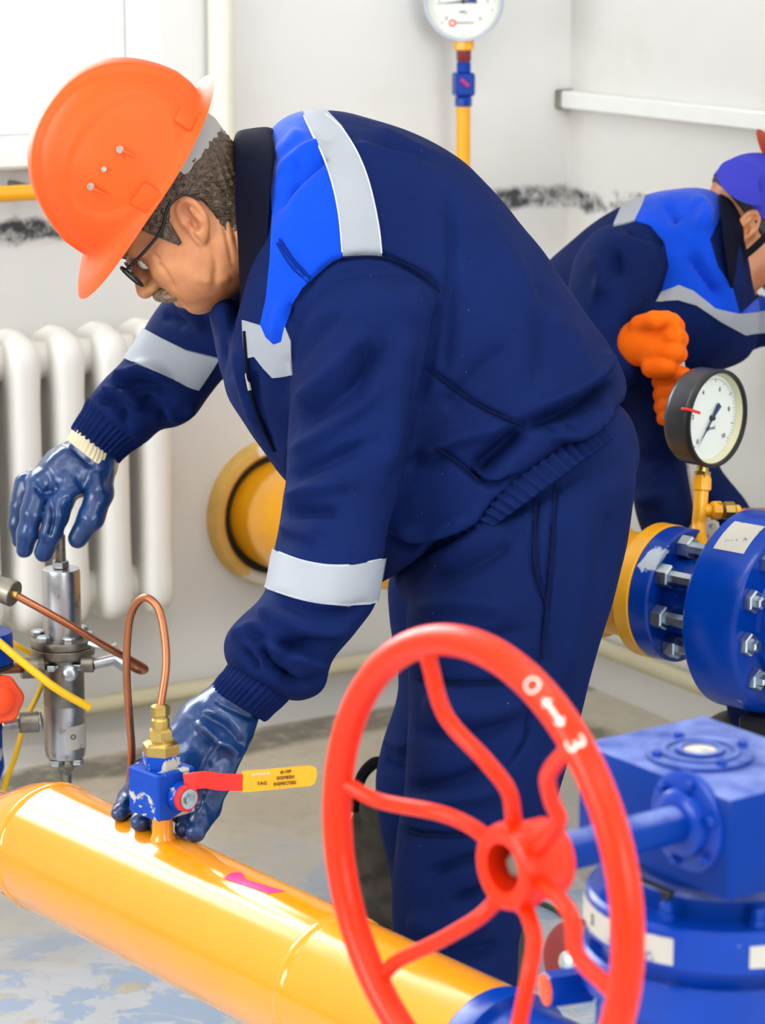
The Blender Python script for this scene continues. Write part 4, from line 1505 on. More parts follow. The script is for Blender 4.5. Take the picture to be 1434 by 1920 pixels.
# near hand pressed on the pipe behind the valve
def fp(px, py, r, lift=0.0):
    """fingertip resting on the pipe: centre one radius above the surface"""
    rm = r * 3.2 / FPX
    p = on_pipe(px, py, rm + lift)
    return (p, rm)
def pc(*pts):
    return px_chain(pts)
ND = 3.275
near_palm = pc((448, 1318, 3.295, 46), (415, 1370, ND, 52), (372, 1410, ND - .01, 46))
near_palm2 = pc((432, 1312, 3.29, 44), (385, 1360, ND + .01, 48), (335, 1408, ND, 42))
near_f = [
    pc((318, 1408, ND + .005, 30), (275, 1450, ND + .0, 27)) + [fp(243, 1498, 23), fp(224, 1524, 17)],
    pc((332, 1425, ND - .005, 29), (292, 1475, ND - .01, 26)) + [fp(270, 1522, 23), fp(263, 1541, 18)],
    pc((352, 1440, ND - .005, 28), (318, 1490, ND - .005, 24)) + [fp(304, 1530, 21, .002), fp(297, 1550, 16)],
    pc((372, 1430, ND - .015, 28), (352, 1490, ND - .02, 21)) + [fp(346, 1532, 18), fp(342, 1555, 15)],
    pc((430, 1395, ND - .02, 36), (405, 1460, ND - .035, 29), (388, 1515, ND - .035, 25)) + [fp(366, 1560, 19)],
]
def near_sdf(p):
    d = smin(s_chain(p, near_palm, .02), s_chain(p, near_palm2, .02), .02)
    g = None
    for c in near_f:
        e = s_chain(p, c, .006)
        g = e if g is None else smin(g, e, .0018)
    return smin(d, g, .009)
lo, hi = bounds(sum([near_palm, near_palm2] + near_f, []))
g2, g2m = glove('glove', near_sdf, lo, hi, MAT['glove'], man, 'glossy blue coated glove pressed on the pipe')
sculpt(g2m, [([(375, 1335), (430, 1365), (470, 1405)], 9, -.004), ([(365, 1350), (410, 1390), (450, 1420)], 9, .004), ([(400, 1310), (440, 1330), (480, 1350)], 6, -.002),
             ([(390, 1440), (410, 1410), (440, 1390)], 9, .003), ([(255, 1480), (262, 1510)], 6, -.003), ([(235, 1500), (255, 1515)], 5, -.003), ([(390, 1480), (378, 1530)], 5, .002)], wob=.0018, wscale=32)

# ------------------------------------------------------------------ regulator column gripped by the far hand
GD = 3.84
gp = P(113, 1030, GD)
gx, gy = gp[0], gp[1]
def gz(py, d=GD):
    """height of the column axis seen at picture row py"""
    r = ray(113, py)
    t = (gy - CAM[1]) / r[1]
    return float(CAM[2] + t * r[2])
def gpt(py):
    return np.array([gx, gy, gz(py)])
reg = thing('pressure_regulator', 'slim steel pressure regulator column held by its top key', 'regulator', (gx, gy, 0))
K = GD / FPX
def glathe(rows, n=36, rot=0.0):
    m = MB()
    m.lathe((gx, gy, 0), Z_, [(r * K, gz(py)) for py, r in rows], n, rot=rot)
    return m
part('adjusting_key', glathe([(1052, 9), (1050, 10), (1004, 10), (1002, 7.5), (992, 7.5), (990, 6)], 16), MAT['steeldark'], reg)
part('lock_nut', glathe([(1064, 15), (1063, 16), (1052, 16), (1050, 14)], 6, .3), MAT['steel'], reg)
part('spring_housing', glathe([(1200, 36), (1072, 36), (1066, 34), (1065, 15)]), MAT['steel'], reg)
part('flange', glathe([(1209, 50), (1208, 60), (1206, 61), (1196, 61), (1194, 60), (1194, 36)], 48), MAT['steeldark'], reg)
part('flange', glathe([(1232, 38), (1228, 56), (1225, 60), (1211, 61), (1210, 60)], 48), MAT['steeldark'], reg)
part('valve_body', glathe([(1320, 38), (1318, 39), (1226, 39), (1224, 38)]), MAT['steeldark'], reg)
part('filter_bowl', glathe([(1408, 36), (1406, 39), (1400, 39.5), (1325, 39.5), (1318, 39)]), MAT['steel'], reg)
part('end_cap', glathe([(1418, 34), (1416, 37), (1410, 38), (1404, 38)]), MAT['steel'], reg)
part('lower_union', glathe([(1452, 10), (1448, 12), (1444, 13), (1440, 17), (1436, 18), (1428, 18), (1424, 15), (1417, 15)], 8), MAT['steeldark'], reg)
mz = gz(1545)
m = MB(); m.cyl((gx, gy, mz), (gx, gy, gz(1446)), .0075); part('inlet_nipple', m, MAT['steeldark'], reg)
mc = np.array([gx, gy, mz])
man2 = thing('manifold_pipe', 'grey steel manifold pipe running hidden behind the yellow pipe', 'pipe', np.array([*(mc - PA * .42)[:2], 0]))
m = MB(); m.cyl(mc - PA * .75, mc + PA * .2, .017, n=24, bev=.004); part('pipe_body', m, MAT['steeldark'], man2)
m = MB(); e = mc - PA * .62; m.cyl((e[0], e[1], 0), e, .016); m.lathe((e[0], e[1], 0), Z_, [(.06, 0), (.06, .01), (.018, .014)], 24); part('support_leg', m, MAT['steeldark'], man2)
bolt_me = MB().lathe((0, 0, 0), Z_, [(.0088, 0), (.0095, .001), (.0095, .0065), (.0078, .0085)], 6).mesh('bolt')
def bolts(mesh, parent, material, c, ax, R, n, phase=0.0, name='bolt', up=None, skip=()):
    fr = frame(ax, up)
    for k in range(n):
        if k in skip: continue
        a = phase + 2 * math.pi * k / n
        p = np.asarray(c) + R * (fr[:, 0] * math.cos(a) + fr[:, 1] * math.sin(a))
        link(name, mesh, material, parent, mat4(fr, p))
bolts(bolt_me, reg, MAT['bolt'], (gx, gy, gz(1194)), Z_, 49 * K, 6, .35)
bolts(bolt_me, reg, MAT['steeldark'], (gx, gy, gz(1234)), -Z_, 49 * K, 6, .35)
bolts(bolt_me, reg, MAT['steeldark'], (gx, gy, gz(1418)), -Z_, 29 * K, 4, .6)
# side ports
def fit(name, a, b, r, mat_, parent, n=20, bev=.001):
    m = MB(); m.cyl(a, b, r, n=n, bev=bev); return part(name, m, mat_, parent)
pl = lambda px, py, d=GD: P(px, py, d)
fit('side_port', pl(80, 1250), pl(40, 1252, GD - .01), .0155, MAT['steeldark'], reg)
fit('side_port', pl(152, 1246), pl(176, 1246), .011, MAT['steeldark'], reg)
fit('bypass_tube', pl(174, 1246), pl(222, 1234, GD + .01), .0075, MAT['steel'], reg)
fit('bypass_nut', pl(218, 1230, GD + .01), pl(240, 1246, GD + .01), .013, MAT['bolt'], reg, 6)
m = MB(); m.tube([pl(168, 1206), pl(190, 1213, GD - .005), pl(206, 1216), pl(220, 1210)], .005, 8, 4); part('lever_latch', m, MAT['bolt'], reg)
m = MB(); m.lathe(pl(131, 1262, GD - .026), -F_, [(.011, 0), (.011, .004), (.008, .007), (.004, .008)], 20); part('plug', m, MAT['bolt'], reg)
# label on the bowl
def curved_label(px0, px1, py0, py1, r, material, parent, name='label_plate', off=.0006):
    m = MB(); rr = []
    for py in (py0, py1):
        row = []
        for px in np.linspace(px0, px1, 12):
            x = (px - 113.5) / 39.5 * r
            x = max(-r * .995, min(r * .995, x))
            yy = math.sqrt(r * r - x * x)
            row.append(np.array([gx + x * (1 + off / r), gy - yy * (1 + off / r), gz(py)]))
        rr.append(row)
    v = rr[0] + rr[1]; n = 12
    back = [p + np.array([gx - p[0], gy - p[1], 0]) * .03 for p in v]
    m.add(v, [(i, i + 1, n + i + 1, n + i) for i in range(n - 1)])
    m.add(back, [(i, n + i, n + i + 1, i + 1) for i in range(n - 1)])
    return part(name, m, material, parent)
lp = curved_label(121, 152, 1352, 1396, 39.5 * K, MAT['sticker'], reg)
lettering('printed_letter', 'O', .011, np.array([gx + (133 - 113.5) * K, gy - math.sqrt(39.5 ** 2 - 19.5 ** 2) * K - .001, gz(1372)]), nrm(np.array([.87, .49, 0])), Z_, MAT['ink'], lp)
fit('side_port', pl(79, 1352, GD - .02), pl(72, 1353, GD - .02), .0135, MAT['steel'], reg, 6)
fit('side_port', pl(73, 1353, GD - .02), pl(36, 1355, GD - .025), .0145, MAT['steeldark'], reg)

# ---- small valve group at the left edge
ev = thing('impulse_valve', 'blue capped impulse valve with orange knob at the left edge', 'valve', np.array([*P(-20, 1300, 3.8)[:2], 0]))
ED = 3.8
KE = ED / FPX
ex, ey = P(-22, 1300, ED)[:2]
def ez(py):
    r = ray(-22, py); t = (ey - CAM[1]) / r[1]; return float(CAM[2] + t * r[2])
m = MB(); m.lathe((ex, ey, 0), Z_, [(r * KE, ez(py)) for py, r in ((1242, 44), (1240, 49), (1190, 49), (1184, 47), (1183, 10))], 40); part('cap', m, MAT['bluegloss'], ev)
m = MB(); m.lathe((ex, ey, 0), Z_, [(r * KE, ez(py)) for py, r in ((1252, 46), (1250, 49), (1242, 49))], 40); part('gasket_ring', m, MAT['blackmetal'], ev)
m = MB(); m.lathe((ex, ey, 0), Z_, [(r * KE, ez(py)) for py, r in ((1470, 14), (1440, 26), (1432, 26), (1410, 24), (1250, 24))], 28); part('valve_body', m, MAT['bluegloss'], ev)
m = MB(); m.cyl((ex, ey, ez(1530)), (ex, ey, ez(1465)), .011); part('inlet_nipple', m, MAT['steeldark'], ev)
kn = P(-4, 1312, ED - .035); kd = nrm(-F_ + .55 * R_)
m = MB()
rr = []
for rad, h in ((.030, -.012), (.0335, -.008), (.0335, .008), (.030, .012), (.019, .012), (.0185, .017), (.0165, .018)):
    fr = frame(kd)
    rr.append([kn + kd * h + rad * (1 + (.05 if rad > .025 else 0) * math.cos(6 * a)) * (fr[:, 0] * math.cos(a) + fr[:, 1] * math.sin(a)) for a in np.linspace(0, 2 * math.pi, 61)[:-1]])
m.rings(rr); part('knob', m, MAT['orangeplastic'], ev, 'bright orange knob')
fit('spindle', kn, kn - kd * .04, .008, MAT['steeldark'], ev)
fit('link_rod', P(40, 1355, GD - .025), P(2, 1360, ED), .0072, MAT['steel'], ev)
fit('link_rod', P(44, 1252, GD - .01), P(-30, 1256, ED), .0072, MAT['copper'], ev)
# steel coupling and straight copper tube crossing in front of the regulator
cu = thing('coupled_tube', 'straight copper tube with steel coupling crossing before the regulator', 'tube', np.array([*P(-40, 1090, 3.76)[:2], 0]))
fit('coupling', P(-50, 1082, 3.76), P(24, 1112, 3.745), .0165, MAT['steeldark'], cu)
fit('coupling_lip', P(8, 1106, 3.75), P(27, 1114, 3.744), .0185, MAT['steeldark'], cu)
fit('ferrule', P(20, 1111, 3.744), P(34, 1117, 3.742), .0062, MAT['brass'], cu)
m = MB(); m.tube([P(26, 1114, 3.743), P(120, 1166, 3.74), P(200, 1213, 3.76), P(255, 1243, 3.79), P(272, 1254, 3.81), P(262, 1258, 3.83), P(240, 1246, 3.85)], .0052, 12, 6); part('tube', m, MAT['copper'], cu)
m = MB(); q = P(-120, 1054, 3.775); m.cyl(P(-50, 1082, 3.76), q, .012); m.cyl(q, (q[0], q[1], 0), .012); part('standpipe', m, MAT['steeldark'], cu)
# yellow tubing
m = MB(); m.tube([P(-40, 1170, 3.74), P(0, 1206, 3.735), P(60, 1256, 3.73), P(110, 1294, 3.73), P(168, 1327, 3.745)], .0056, 12, 6)
o = part('signal_hose', m, MAT['hose']); tag(o, 'yellow plastic hose slanting in front of the regulator', 'hose')
m = MB(); m.tube([P(-40, 1170, 3.90), P(40, 1215, 3.92), P(88, 1250, 3.93), P(72, 1300, 3.93), P(48, 1350, 3.93), P(28, 1420, 3.93), P(10, 1470, 3.93), P(-10, 1560, 3.93)], .0042, 10, 6)
o = part('signal_hose', m, MAT['hose']); tag(o, 'thin yellow plastic hose hanging behind the orange knob', 'hose')

# ------------------------------------------------------------------ gear valve with red handwheel
wa = horiz(54.5)                                        # wheel axis, pointing from the wheel to the gearbox
WC = P(886, 1642, 2.22)
WR, WT = .191, .0128
wfr = frame(wa)
HUBO = .038
hubc = WC + wa * HUBO
# gearbox face plane: where the shaft ends
t_lo, t_hi = 0, .6
for _ in range(40):
    tm = (t_lo + t_hi) / 2
    if proj(hubc + wa * tm)[0] < 1290: t_lo = tm
    else: t_hi = tm
F0 = hubc + wa * t_lo
a1 = wa; a2 = horiz(54.5 - 90)
cornF = hit(1368, 1500, F0, wa); cornL = hit(1082, 1416, F0, wa)
ztop = cornF[2]
L2 = float(np.dot(cornL - cornF, a2)); L1 = .15
zbot = hit(1368, 1698, F0, wa)[2]
BROT = np.stack([a1, a2, Z_], 1)
bc = cornF + a1 * L1 / 2 + a2 * L2 / 2; bc[2] = (ztop + zbot) / 2
V0 = np.array([bc[0], bc[1], 0])
gear = thing('gear_valve', 'large blue gear-operated valve with box gearbox and red handwheel', 'valve', V0)
mb = MB(); mb.box(bc, (L1 / 2, L2 / 2, (ztop - zbot) / 2), BROT, .006, 2); part('gearbox', mb, MAT['blue'], gear)
KB = 2.45 / FPX
capc = V0 + Z_ * ztop
cap_px = hit(1312, 1418, capc, Z_)
mb = MB(); mb.lathe(cap_px, Z_, [(.047, -.002), (.047, .003), (.045, .0045), (.036, .0045), (.035, .0065), (.030, .0065), (.029, .0045), (.022, .0045), (.021, .008), (.016, .008), (.0155, .005), (.0, .005)], 56)
lid = part('cover_plate', mb, MAT['blue'], gear)
mb = MB(); mb.lathe(cap_px + Z_ * .005, Z_, [(.015, 0), (.015, .0012), (.012, .0016)], 32); part('indicator_disc', mb, MAT['sticker'], lid)
nut_me = MB().lathe((0, 0, 0), Z_, [(.0048, 0), (.0048, .006), (.004, .007)], 6).mesh('cover_bolt')
bolts(nut_me, lid, MAT['bluegloss'], cap_px + Z_ * .003, Z_, .0415, 4, .35, 'cover_bolt')
# shaft and its boss
fb = F0
mb = MB(); mb.lathe(fb + wa * .002, -wa, [(.044, 0), (.044, .005), (.042, .006), (.030, .007), (.029, .014), (.027, .016), (.019, .018)], 48); part('shaft_boss', mb, MAT['bluegloss'], gear)
bolts(nut_me, gear, MAT['bolt'], fb - wa * .004, -wa, .0365, 6, .3, 'boss_bolt')
mb = MB(); mb.cyl(hubc + wa * .02, fb - wa * .01, .0162, n=36, bev=.001); part('shaft', mb, MAT['blue'], gear)
# handwheel
rim = part('handwheel_rim', MB().torus(WC, wa, WR, WT, 128, 24), MAT['red'], gear, 'red handwheel rim with white painted arrow', sharp=0)
mb = MB()
mb.lathe(hubc, wa, [(.0205, .014), (.0205, -.008), (.031, -.010), (.0345, -.008), (.0365, .0), (.0365, .012), (.033, .022), (.033, .040), (.031, .043), (.0165, .043)], 48, caps=False)
part('hub', mb, MAT['red'], rim)
mb = MB(); mb.lathe(hubc + wa * .018, -wa, [(.0205, 0), (.0205, .001), (.0118, .0015), (.0118, .013), (.009, .015)], 6); part('hub_nut', mb, MAT['steeldark'], rim)
sp = [
    [(804, 1236), (806, 1256), (836, 1343), (910, 1426), (952, 1481), (962, 1530), (962, 1560)],
    [(630, 1462), (655, 1472), (712, 1502), (818, 1523), (877, 1546), (915, 1574), (930, 1590)],
    [(685, 1866), (700, 1850), (744, 1803), (818, 1767), (891, 1725), (922, 1698), (935, 1684)],
    [(940, 1936), (956, 1905), (993, 1826), (1002, 1762), (990, 1715), (984, 1700)],
    [(1130, 1842), (1112, 1828), (1082, 1790), (1073, 1725), (1050, 1686), (1020, 1660), (1008, 1650)],
    [(1070, 1400), (1052, 1420), (1028, 1454), (1034, 1500), (1048, 1536), (1034, 1564), (1008, 1590)],
]
for pts in sp:
    n = len(pts) - 1
    w = []
    for i, (px, py) in enumerate(pts):
        t = i / n; t = t * t * (3 - 2 * t)
        w.append(hit(px, py, WC + wa * (HUBO + .006) * t, wa))
    w[0] = WC + nrm(w[0] - WC) * (WR - .3 * WT)
    w[1] = w[0] * .45 + w[2] * .1 + w[1] * .45
    mb = MB(); mb.tube(w, lambda t: .0066 + .0022 * abs(2 * t - 1) ** 6, 14, 8)
    part('spoke', mb, MAT['red'], rim)
# painted marks on the rim: letter, double arrow, letter
def rim_angle(px, py):
    q = hit(px, py, WC, wa) - WC
    return math.atan2(np.dot(q, wfr[:, 1]), np.dot(q, wfr[:, 0]))
def on_rim(phi, psi, r):
    d = wfr[:, 0] * math.cos(phi) + wfr[:, 1] * math.sin(phi)
    return WC + d * (WR + r * math.cos(psi)) + wa * r * math.sin(psi)
sgn = 1.0 if rim_angle(1095, 1388) > rim_angle(1020, 1270) else -1.0
def rim_mark(verts2, faces, px, py, name):
    phi0 = rim_angle(px, py)
    d = wfr[:, 0] * math.cos(phi0) + wfr[:, 1] * math.sin(phi0)
    c = CAM - (WC + d * WR); psi0 = math.atan2(np.dot(c, wa), np.dot(c, d)) - .1
    m = MB()
    top = [on_rim(phi0 + sgn * x / WR, psi0 - y / WT * 1.0 * -1, WT + .0007) for x, y in verts2]
    bot = [on_rim(phi0 + sgn * x / WR, psi0 + y / WT, WT - .0005) for x, y in verts2]
    n = len(top)
    m.add(top + bot, [tuple(f) for f in faces] + [tuple(i + n for i in reversed(f)) for f in faces])
    return part(name, m, MAT['whiteprint'], rim)
def glyph(ch, size):
    me = text_mesh(ch, size, 0)
    b_ = bmesh.new(); b_.from_mesh(me); bmesh.ops.triangulate(b_, faces=b_.faces)
    for _ in range(3):
        le = [e for e in b_.edges if e.calc_length() > size * .12]
        if le: bmesh.ops.subdivide_edges(b_, edges=le, cuts=1); bmesh.ops.triangulate(b_, faces=b_.faces)
    b_.to_mesh(me); b_.free()
    v = [(q.co.x, q.co.y) for q in me.vertices]; f = [tuple(p.vertices) for p in me.polygons]
    bpy.data.meshes.remove(me)
    return v, f
v2, f2 = glyph('O', .0185); rim_mark(v2, f2, 1020, 1272, 'painted_letter')
v2, f2 = glyph('3', .0215); v2 = [(x * 1.3, y) for x, y in v2]; rim_mark(v2, f2, 1096, 1390, 'painted_letter')
av = [(-.014, 0), (-.008, .0045), (-.008, .0014), (0, .0014), (.008, .0014), (.008, .0045), (.014, 0), (.008, -.0045), (.008, -.0014), (0, -.0014), (-.008, -.0014), (-.008, -.0045)]
rim_mark(av, [(0, 1, 2), (0, 2, 10), (0, 10, 11), (2, 3, 9, 10), (3, 4, 8, 9), (4, 5, 6), (4, 6, 8), (8, 6, 7)], 1058, 1328, 'painted_arrow')

# bonnet flanges under the gearbox
VA = V0 + a1 * .01
def vlathe(prof, mat_, name, n=56):
    m = MB(); m.lathe(VA, Z_, prof, n); return part(name, m, mat_, gear)
zb = zbot
vlathe([(.07, zb - .016), (.07, zb + .004)], MAT['blue'], 'bonnet_neck')
vlathe([(.085, zb - .034), (.088, zb - .032), (.088, zb - .014), (.085, zb - .012)], MAT['blue'], 'upper_ring')
fl1 = vlathe([(.116, zb - .070), (.119, zb - .068), (.119, zb - .034), (.116, zb - .031)], MAT['bluegloss'], 'bonnet_flange')
vlathe([(.105, zb - .084), (.105, zb - .069)], MAT['bluegloss'], 'flange_gasket')
fl2 = vlathe([(.119, zb - .122), (.122, zb - .119), (.122, zb - .086), (.119, zb - .083)], MAT['bluegloss'], 'body_flange')
pz = float(pipe_at(0)[2])
vlathe([(.085, 0.0), (.1, .004), (.1, .016), (.06, .022), (.055, pz - .12), (.085, pz - .095), (.108, pz - .05), (.112, pz), (.108, zb - .118)], MAT['bluegloss'], 'valve_body')
stud_me = MB().lathe((0, 0, 0), Z_, [(.0085, 0), (.0085, .008), (.006, .009), (.006, .016), (.004, .018)], 6).mesh('flange_bolt')
bolts(stud_me, gear, MAT['bluegloss'], VA + Z_ * (zb - .032), Z_, .103, 8, .2, 'flange_bolt')
# stickers on the flange edge
def ring_label(px0, px1, z0, z1, r, mat_, parent, name='sticker'):
    m = MB(); vs = []
    for z in (z0, z1):
        for px in np.linspace(px0, px1, 12):
            c = VA + Z_ * z
            rx = ray(px, 1780); o = CAM - c
            A = rx[0] ** 2 + rx[1] ** 2; B = 2 * (rx[0] * o[0] + rx[1] * o[1]); C = o[0] ** 2 + o[1] ** 2 - r * r
            t = (-B - math.sqrt(max(B * B - 4 * A * C, 0))) / (2 * A)
            q = CAM + rx * t; vs.append(np.array([q[0], q[1], z]))
    back = [q + (VA * [1, 1, 0] + Z_ * q[2] - q) * .006 for q in vs]
    m.add(vs, [(i, i + 1, 13 + i, 12 + i) for i in range(11)])
    m.add(back, [(12 + i, 13 + i, i + 1, i) for i in range(11)])
    return part(name, m, mat_, parent), vs
s1, vv = ring_label(1150, 1262, zb - .064, zb - .040, .1196, MAT['sticker'], fl1)
ring_label(1406, 1460, zb - .062, zb - .042, .1196, MAT['sticker'], fl1)
s3, vv3 = ring_label(1092, 1142, zb - .064, zb - .040, .1196, MAT['sticker'], fl1)
q = (vv3[4] + vv3[16]) / 2; qn = nrm((q - VA) * [1, 1, 0])
lettering('printed_digit', '2', .014, q + qn * .0008, np.cross(Z_, qn), Z_, MAT['ink'], s3)
q = (vv[6] + vv[18]) / 2; qn = nrm((q - VA) * [1, 1, 0])
mb = MB(); mb.box(hit(1222, 1697, F0, wa) - wa * .0 + wa * .003, (.004, .024, .018), BROT, .001); part('name_plate', mb, MAT['black'], gear, 'dark name plate under the gearbox')
# body branch towards the yellow pipe
e0 = pipe_at(s_end)
mb = MB(); mb.lathe(e0 - PA * .002, PA, [(PR + .001, 0), (PR + .0025, .004), (PR + .0025, .03), (PR - .006, .036), (PR - .006, .16), (.11, .2), (.11, .26)], 56); part('pipe_socket', mb, MAT['bluegloss'], gear)
sb = P(1022, 1856, 2.5); sd = nrm(R_ * .93 + F_ * .3 + U_ * .08)
mb = MB(); mb.cyl(sb, sb + sd * .045, .0165, n=6, bev=.002); mb.cyl(sb + sd * .045, sb + sd * .12, .012, n=18); dv = part('drain_plug', mb, MAT['bluegloss'], gear)
mb = MB(); mb.lathe(sb + sd * .001, -sd, [(.0145, 0), (.0145, .002), (.012, .003)], 24); part('plug_end', mb, MAT['orangeplastic'], dv)
# red oxide plate behind the valve
rp = P(1085, 1800, 2.72)
mb = MB(); rn = nrm(-F_ + .9 * R_ * -1)
mb.lathe(rp, rn, [(.036, -.004), (.04, -.002), (.04, .006), (.036, .008), (.012, .008), (.012, .012)], 40); cp = part('counter_flange', mb, MAT['redbrown'], gear, 'dark red flange plate')
mb = MB(); mb.lathe(rp + rn * .008, rn, [(.011, .004), (.011, .010), (.006, .013)], 20); part('plate_nut', mb, MAT['bolt'], cp)
mb = MB(); mb.cyl(rp, np.array([V0[0], V0[1], rp[2]]), .012); part('plate_spindle', mb, MAT['redbrown'], cp)
# thin green cable on the floor behind
m = MB(); m.tube([ground(985, 1690) + Z_ * .004, ground(1020, 1700) + Z_ * .004, ground(1060, 1722) + Z_ * .004, ground(1110, 1760) + Z_ * .004, ground(1200, 1790) + Z_ * .004], .004, 8, 6)
o = part('cable', m, MAT['green_wire']); tag(o, 'thin green cable lying on the floor behind the handwheel', 'cable')

# ------------------------------------------------------------------ second pipeline behind: wall sleeve, pipe, flanged valve, gauge
A2 = -horiz(-48)                                      # from far left to near right
FC = P(1252, 1110, 3.95)
wall_c = W(512, 958)
line2 = thing('wall_pipe', 'wide yellow pipe coming out of the wall sleeve behind the worker', 'pipe', np.array([*FC[:2], 0]))
mb = MB()
mid = W(640, 985, .35)
path = [wall_c - WN * .02, wall_c + WN * .1, W(600, 978, .28), (W(700, 1005, .4) + FC) / 2, FC - A2 * .16, FC - A2 * .03]
mb.tube(path, lambda t: .098 - .022 * min(1, max(0, (t - .35) / .3)), 48, 8); part('pipe_body', mb, MAT['yellow2'], line2)
mb = MB(); mb.lathe(FC - A2 * .115, A2, [(.078, 0), (.084, .004), (.084, .012), (.078, .016)], 48); part('weld_ring', mb, MAT['yellow2'], line2)
mb = MB(); mb.lathe(FC - A2 * .028, A2, [(.082, 0), (.095, .002), (.0965, .004), (.0965, .026), (.095, .028)], 56); part('pipe_flange', mb, MAT['yellow2'], line2)
sl_c = wall_c
mb = MB(); mb.lathe(sl_c - WN * .01, WN, [(.136, 0), (.136, .03), (.13, .04), (.118, .042), (.112, .036), (.112, .012)], 56, caps=False)
o = part('sleeve_rim', mb, paint('sleeve_plaster', 'e0b45c', .6, var=.15, wear='e6e0d4', wscale=9, wth=.52), line2, 'plaster and yellow paint rim in the wall')
mb = MB(); mb.torus(sl_c + WN * .012, WN, .105, .009, 56, 10); part('tar_seal', mb, MAT['black'], line2)

fv = thing('flanged_valve', 'blue bolted flange valve on the pipe behind the worker', 'valve', np.array([*(FC + A2 * .2)[:2], 0]))
mb = MB(); mb.lathe(FC, A2, [(.094, 0), (.0955, .002), (.0955, .030), (.093, .033), (.062, .034), (.06, .12)], 56); part('inlet_flange', mb, MAT['bluegloss'], fv)
BC = FC + A2 * .13
mb = MB(); mb.lathe(BC - A2 * .012, A2, [(.09, 0), (.132, .003), (.139, .010), (.139, .085), (.134, .093), (.09, .094), (.088, .1), (.062, .102), (.06, .06)], 64); vb = part('valve_body', mb, MAT['bluegloss'], fv)
mb = MB(); mb.lathe(BC + A2 * .08, A2, [(.058, 0), (.058, .12), (.13, .125), (.139, .13), (.139, .2), (.1, .21), (.076, .215), (.076, .7)], 48); part('outlet_body', mb, MAT['bluegloss'], fv)
hx_me = MB().lathe((0, 0, 0), Z_, [(.0150, 0), (.0162, .001), (.0162, .010), (.014, .012), (.009, .012), (.009, .020), (.006, .022)], 6).mesh('flange_nut')
bolts(hx_me, fv, MAT['bolt'], BC + A2 * .081, A2, .113, 12, .13, 'flange_nut')
big_me = MB().lathe((0, 0, 0), Z_, [(.0155, 0), (.017, .0015), (.017, .018), (.015, .020), (.0095, .020), (.0095, .085)], 6).mesh('stud_nut')
bolts(big_me, fv, MAT['bolt'], FC + A2 * .033, A2, .076, 8, .2, 'stud_nut')
# paper label wrapped on the body
def wrap_label(px0, px1, off0, off1, mat_, parent):
    m = MB(); vs = []
    fr = frame(A2)
    def ang(px, py, s):
        # angle on the body of radius .139 seen at this spot
        r = ray(px, py); r = r / np.linalg.norm(r); o = CAM - BC
        d_ = r - A2 * np.dot(r, A2); o_ = o - A2 * np.dot(o, A2)
        A = np.dot(d_, d_); B = 2 * np.dot(d_, o_); C = np.dot(o_, o_) - .139 ** 2
        t = (-B - math.sqrt(max(B * B - 4 * A * C, 0))) / (2 * A)
        q = CAM + r * t - BC
        return math.atan2(np.dot(q, fr[:, 1]), np.dot(q, fr[:, 0]))
    x0 = ang(*px0, 0); x1 = ang(*px1, 0)
    if x1 - x0 > math.pi: x1 -= 2 * math.pi
    if x0 - x1 > math.pi: x0 -= 2 * math.pi
    rows = []
    for rr_ in (.1398, .1388):
        for s in (off0, off1):
            rows.append([BC + A2 * s + rr_ * (fr[:, 0] * math.cos(a) + fr[:, 1] * math.sin(a)) for a in np.linspace(x0, x1, 12)])
    n = 12
    m.add(rows[0] + rows[1], [(i, i + 1, n + i + 1, n + i) for i in range(n - 1)])
    m.add(rows[2] + rows[3], [(i, n + i, n + i + 1, i + 1) for i in range(n - 1)])
    return part('paper_label', m, mat_, parent)
wrap_label((1345, 1030), (1400, 982), .012, .062, MAT['sticker'], vb)
# black stand under the valve
mb = MB(); st = BC + A2 * .10; mb.box((st[0], st[1], (st[2] - .13) / 2), (.055, .075, (st[2] - .13) / 2), np.stack([A2, np.cross(Z_, A2), Z_], 1), .006); part('stand', mb, MAT['black'], fv)

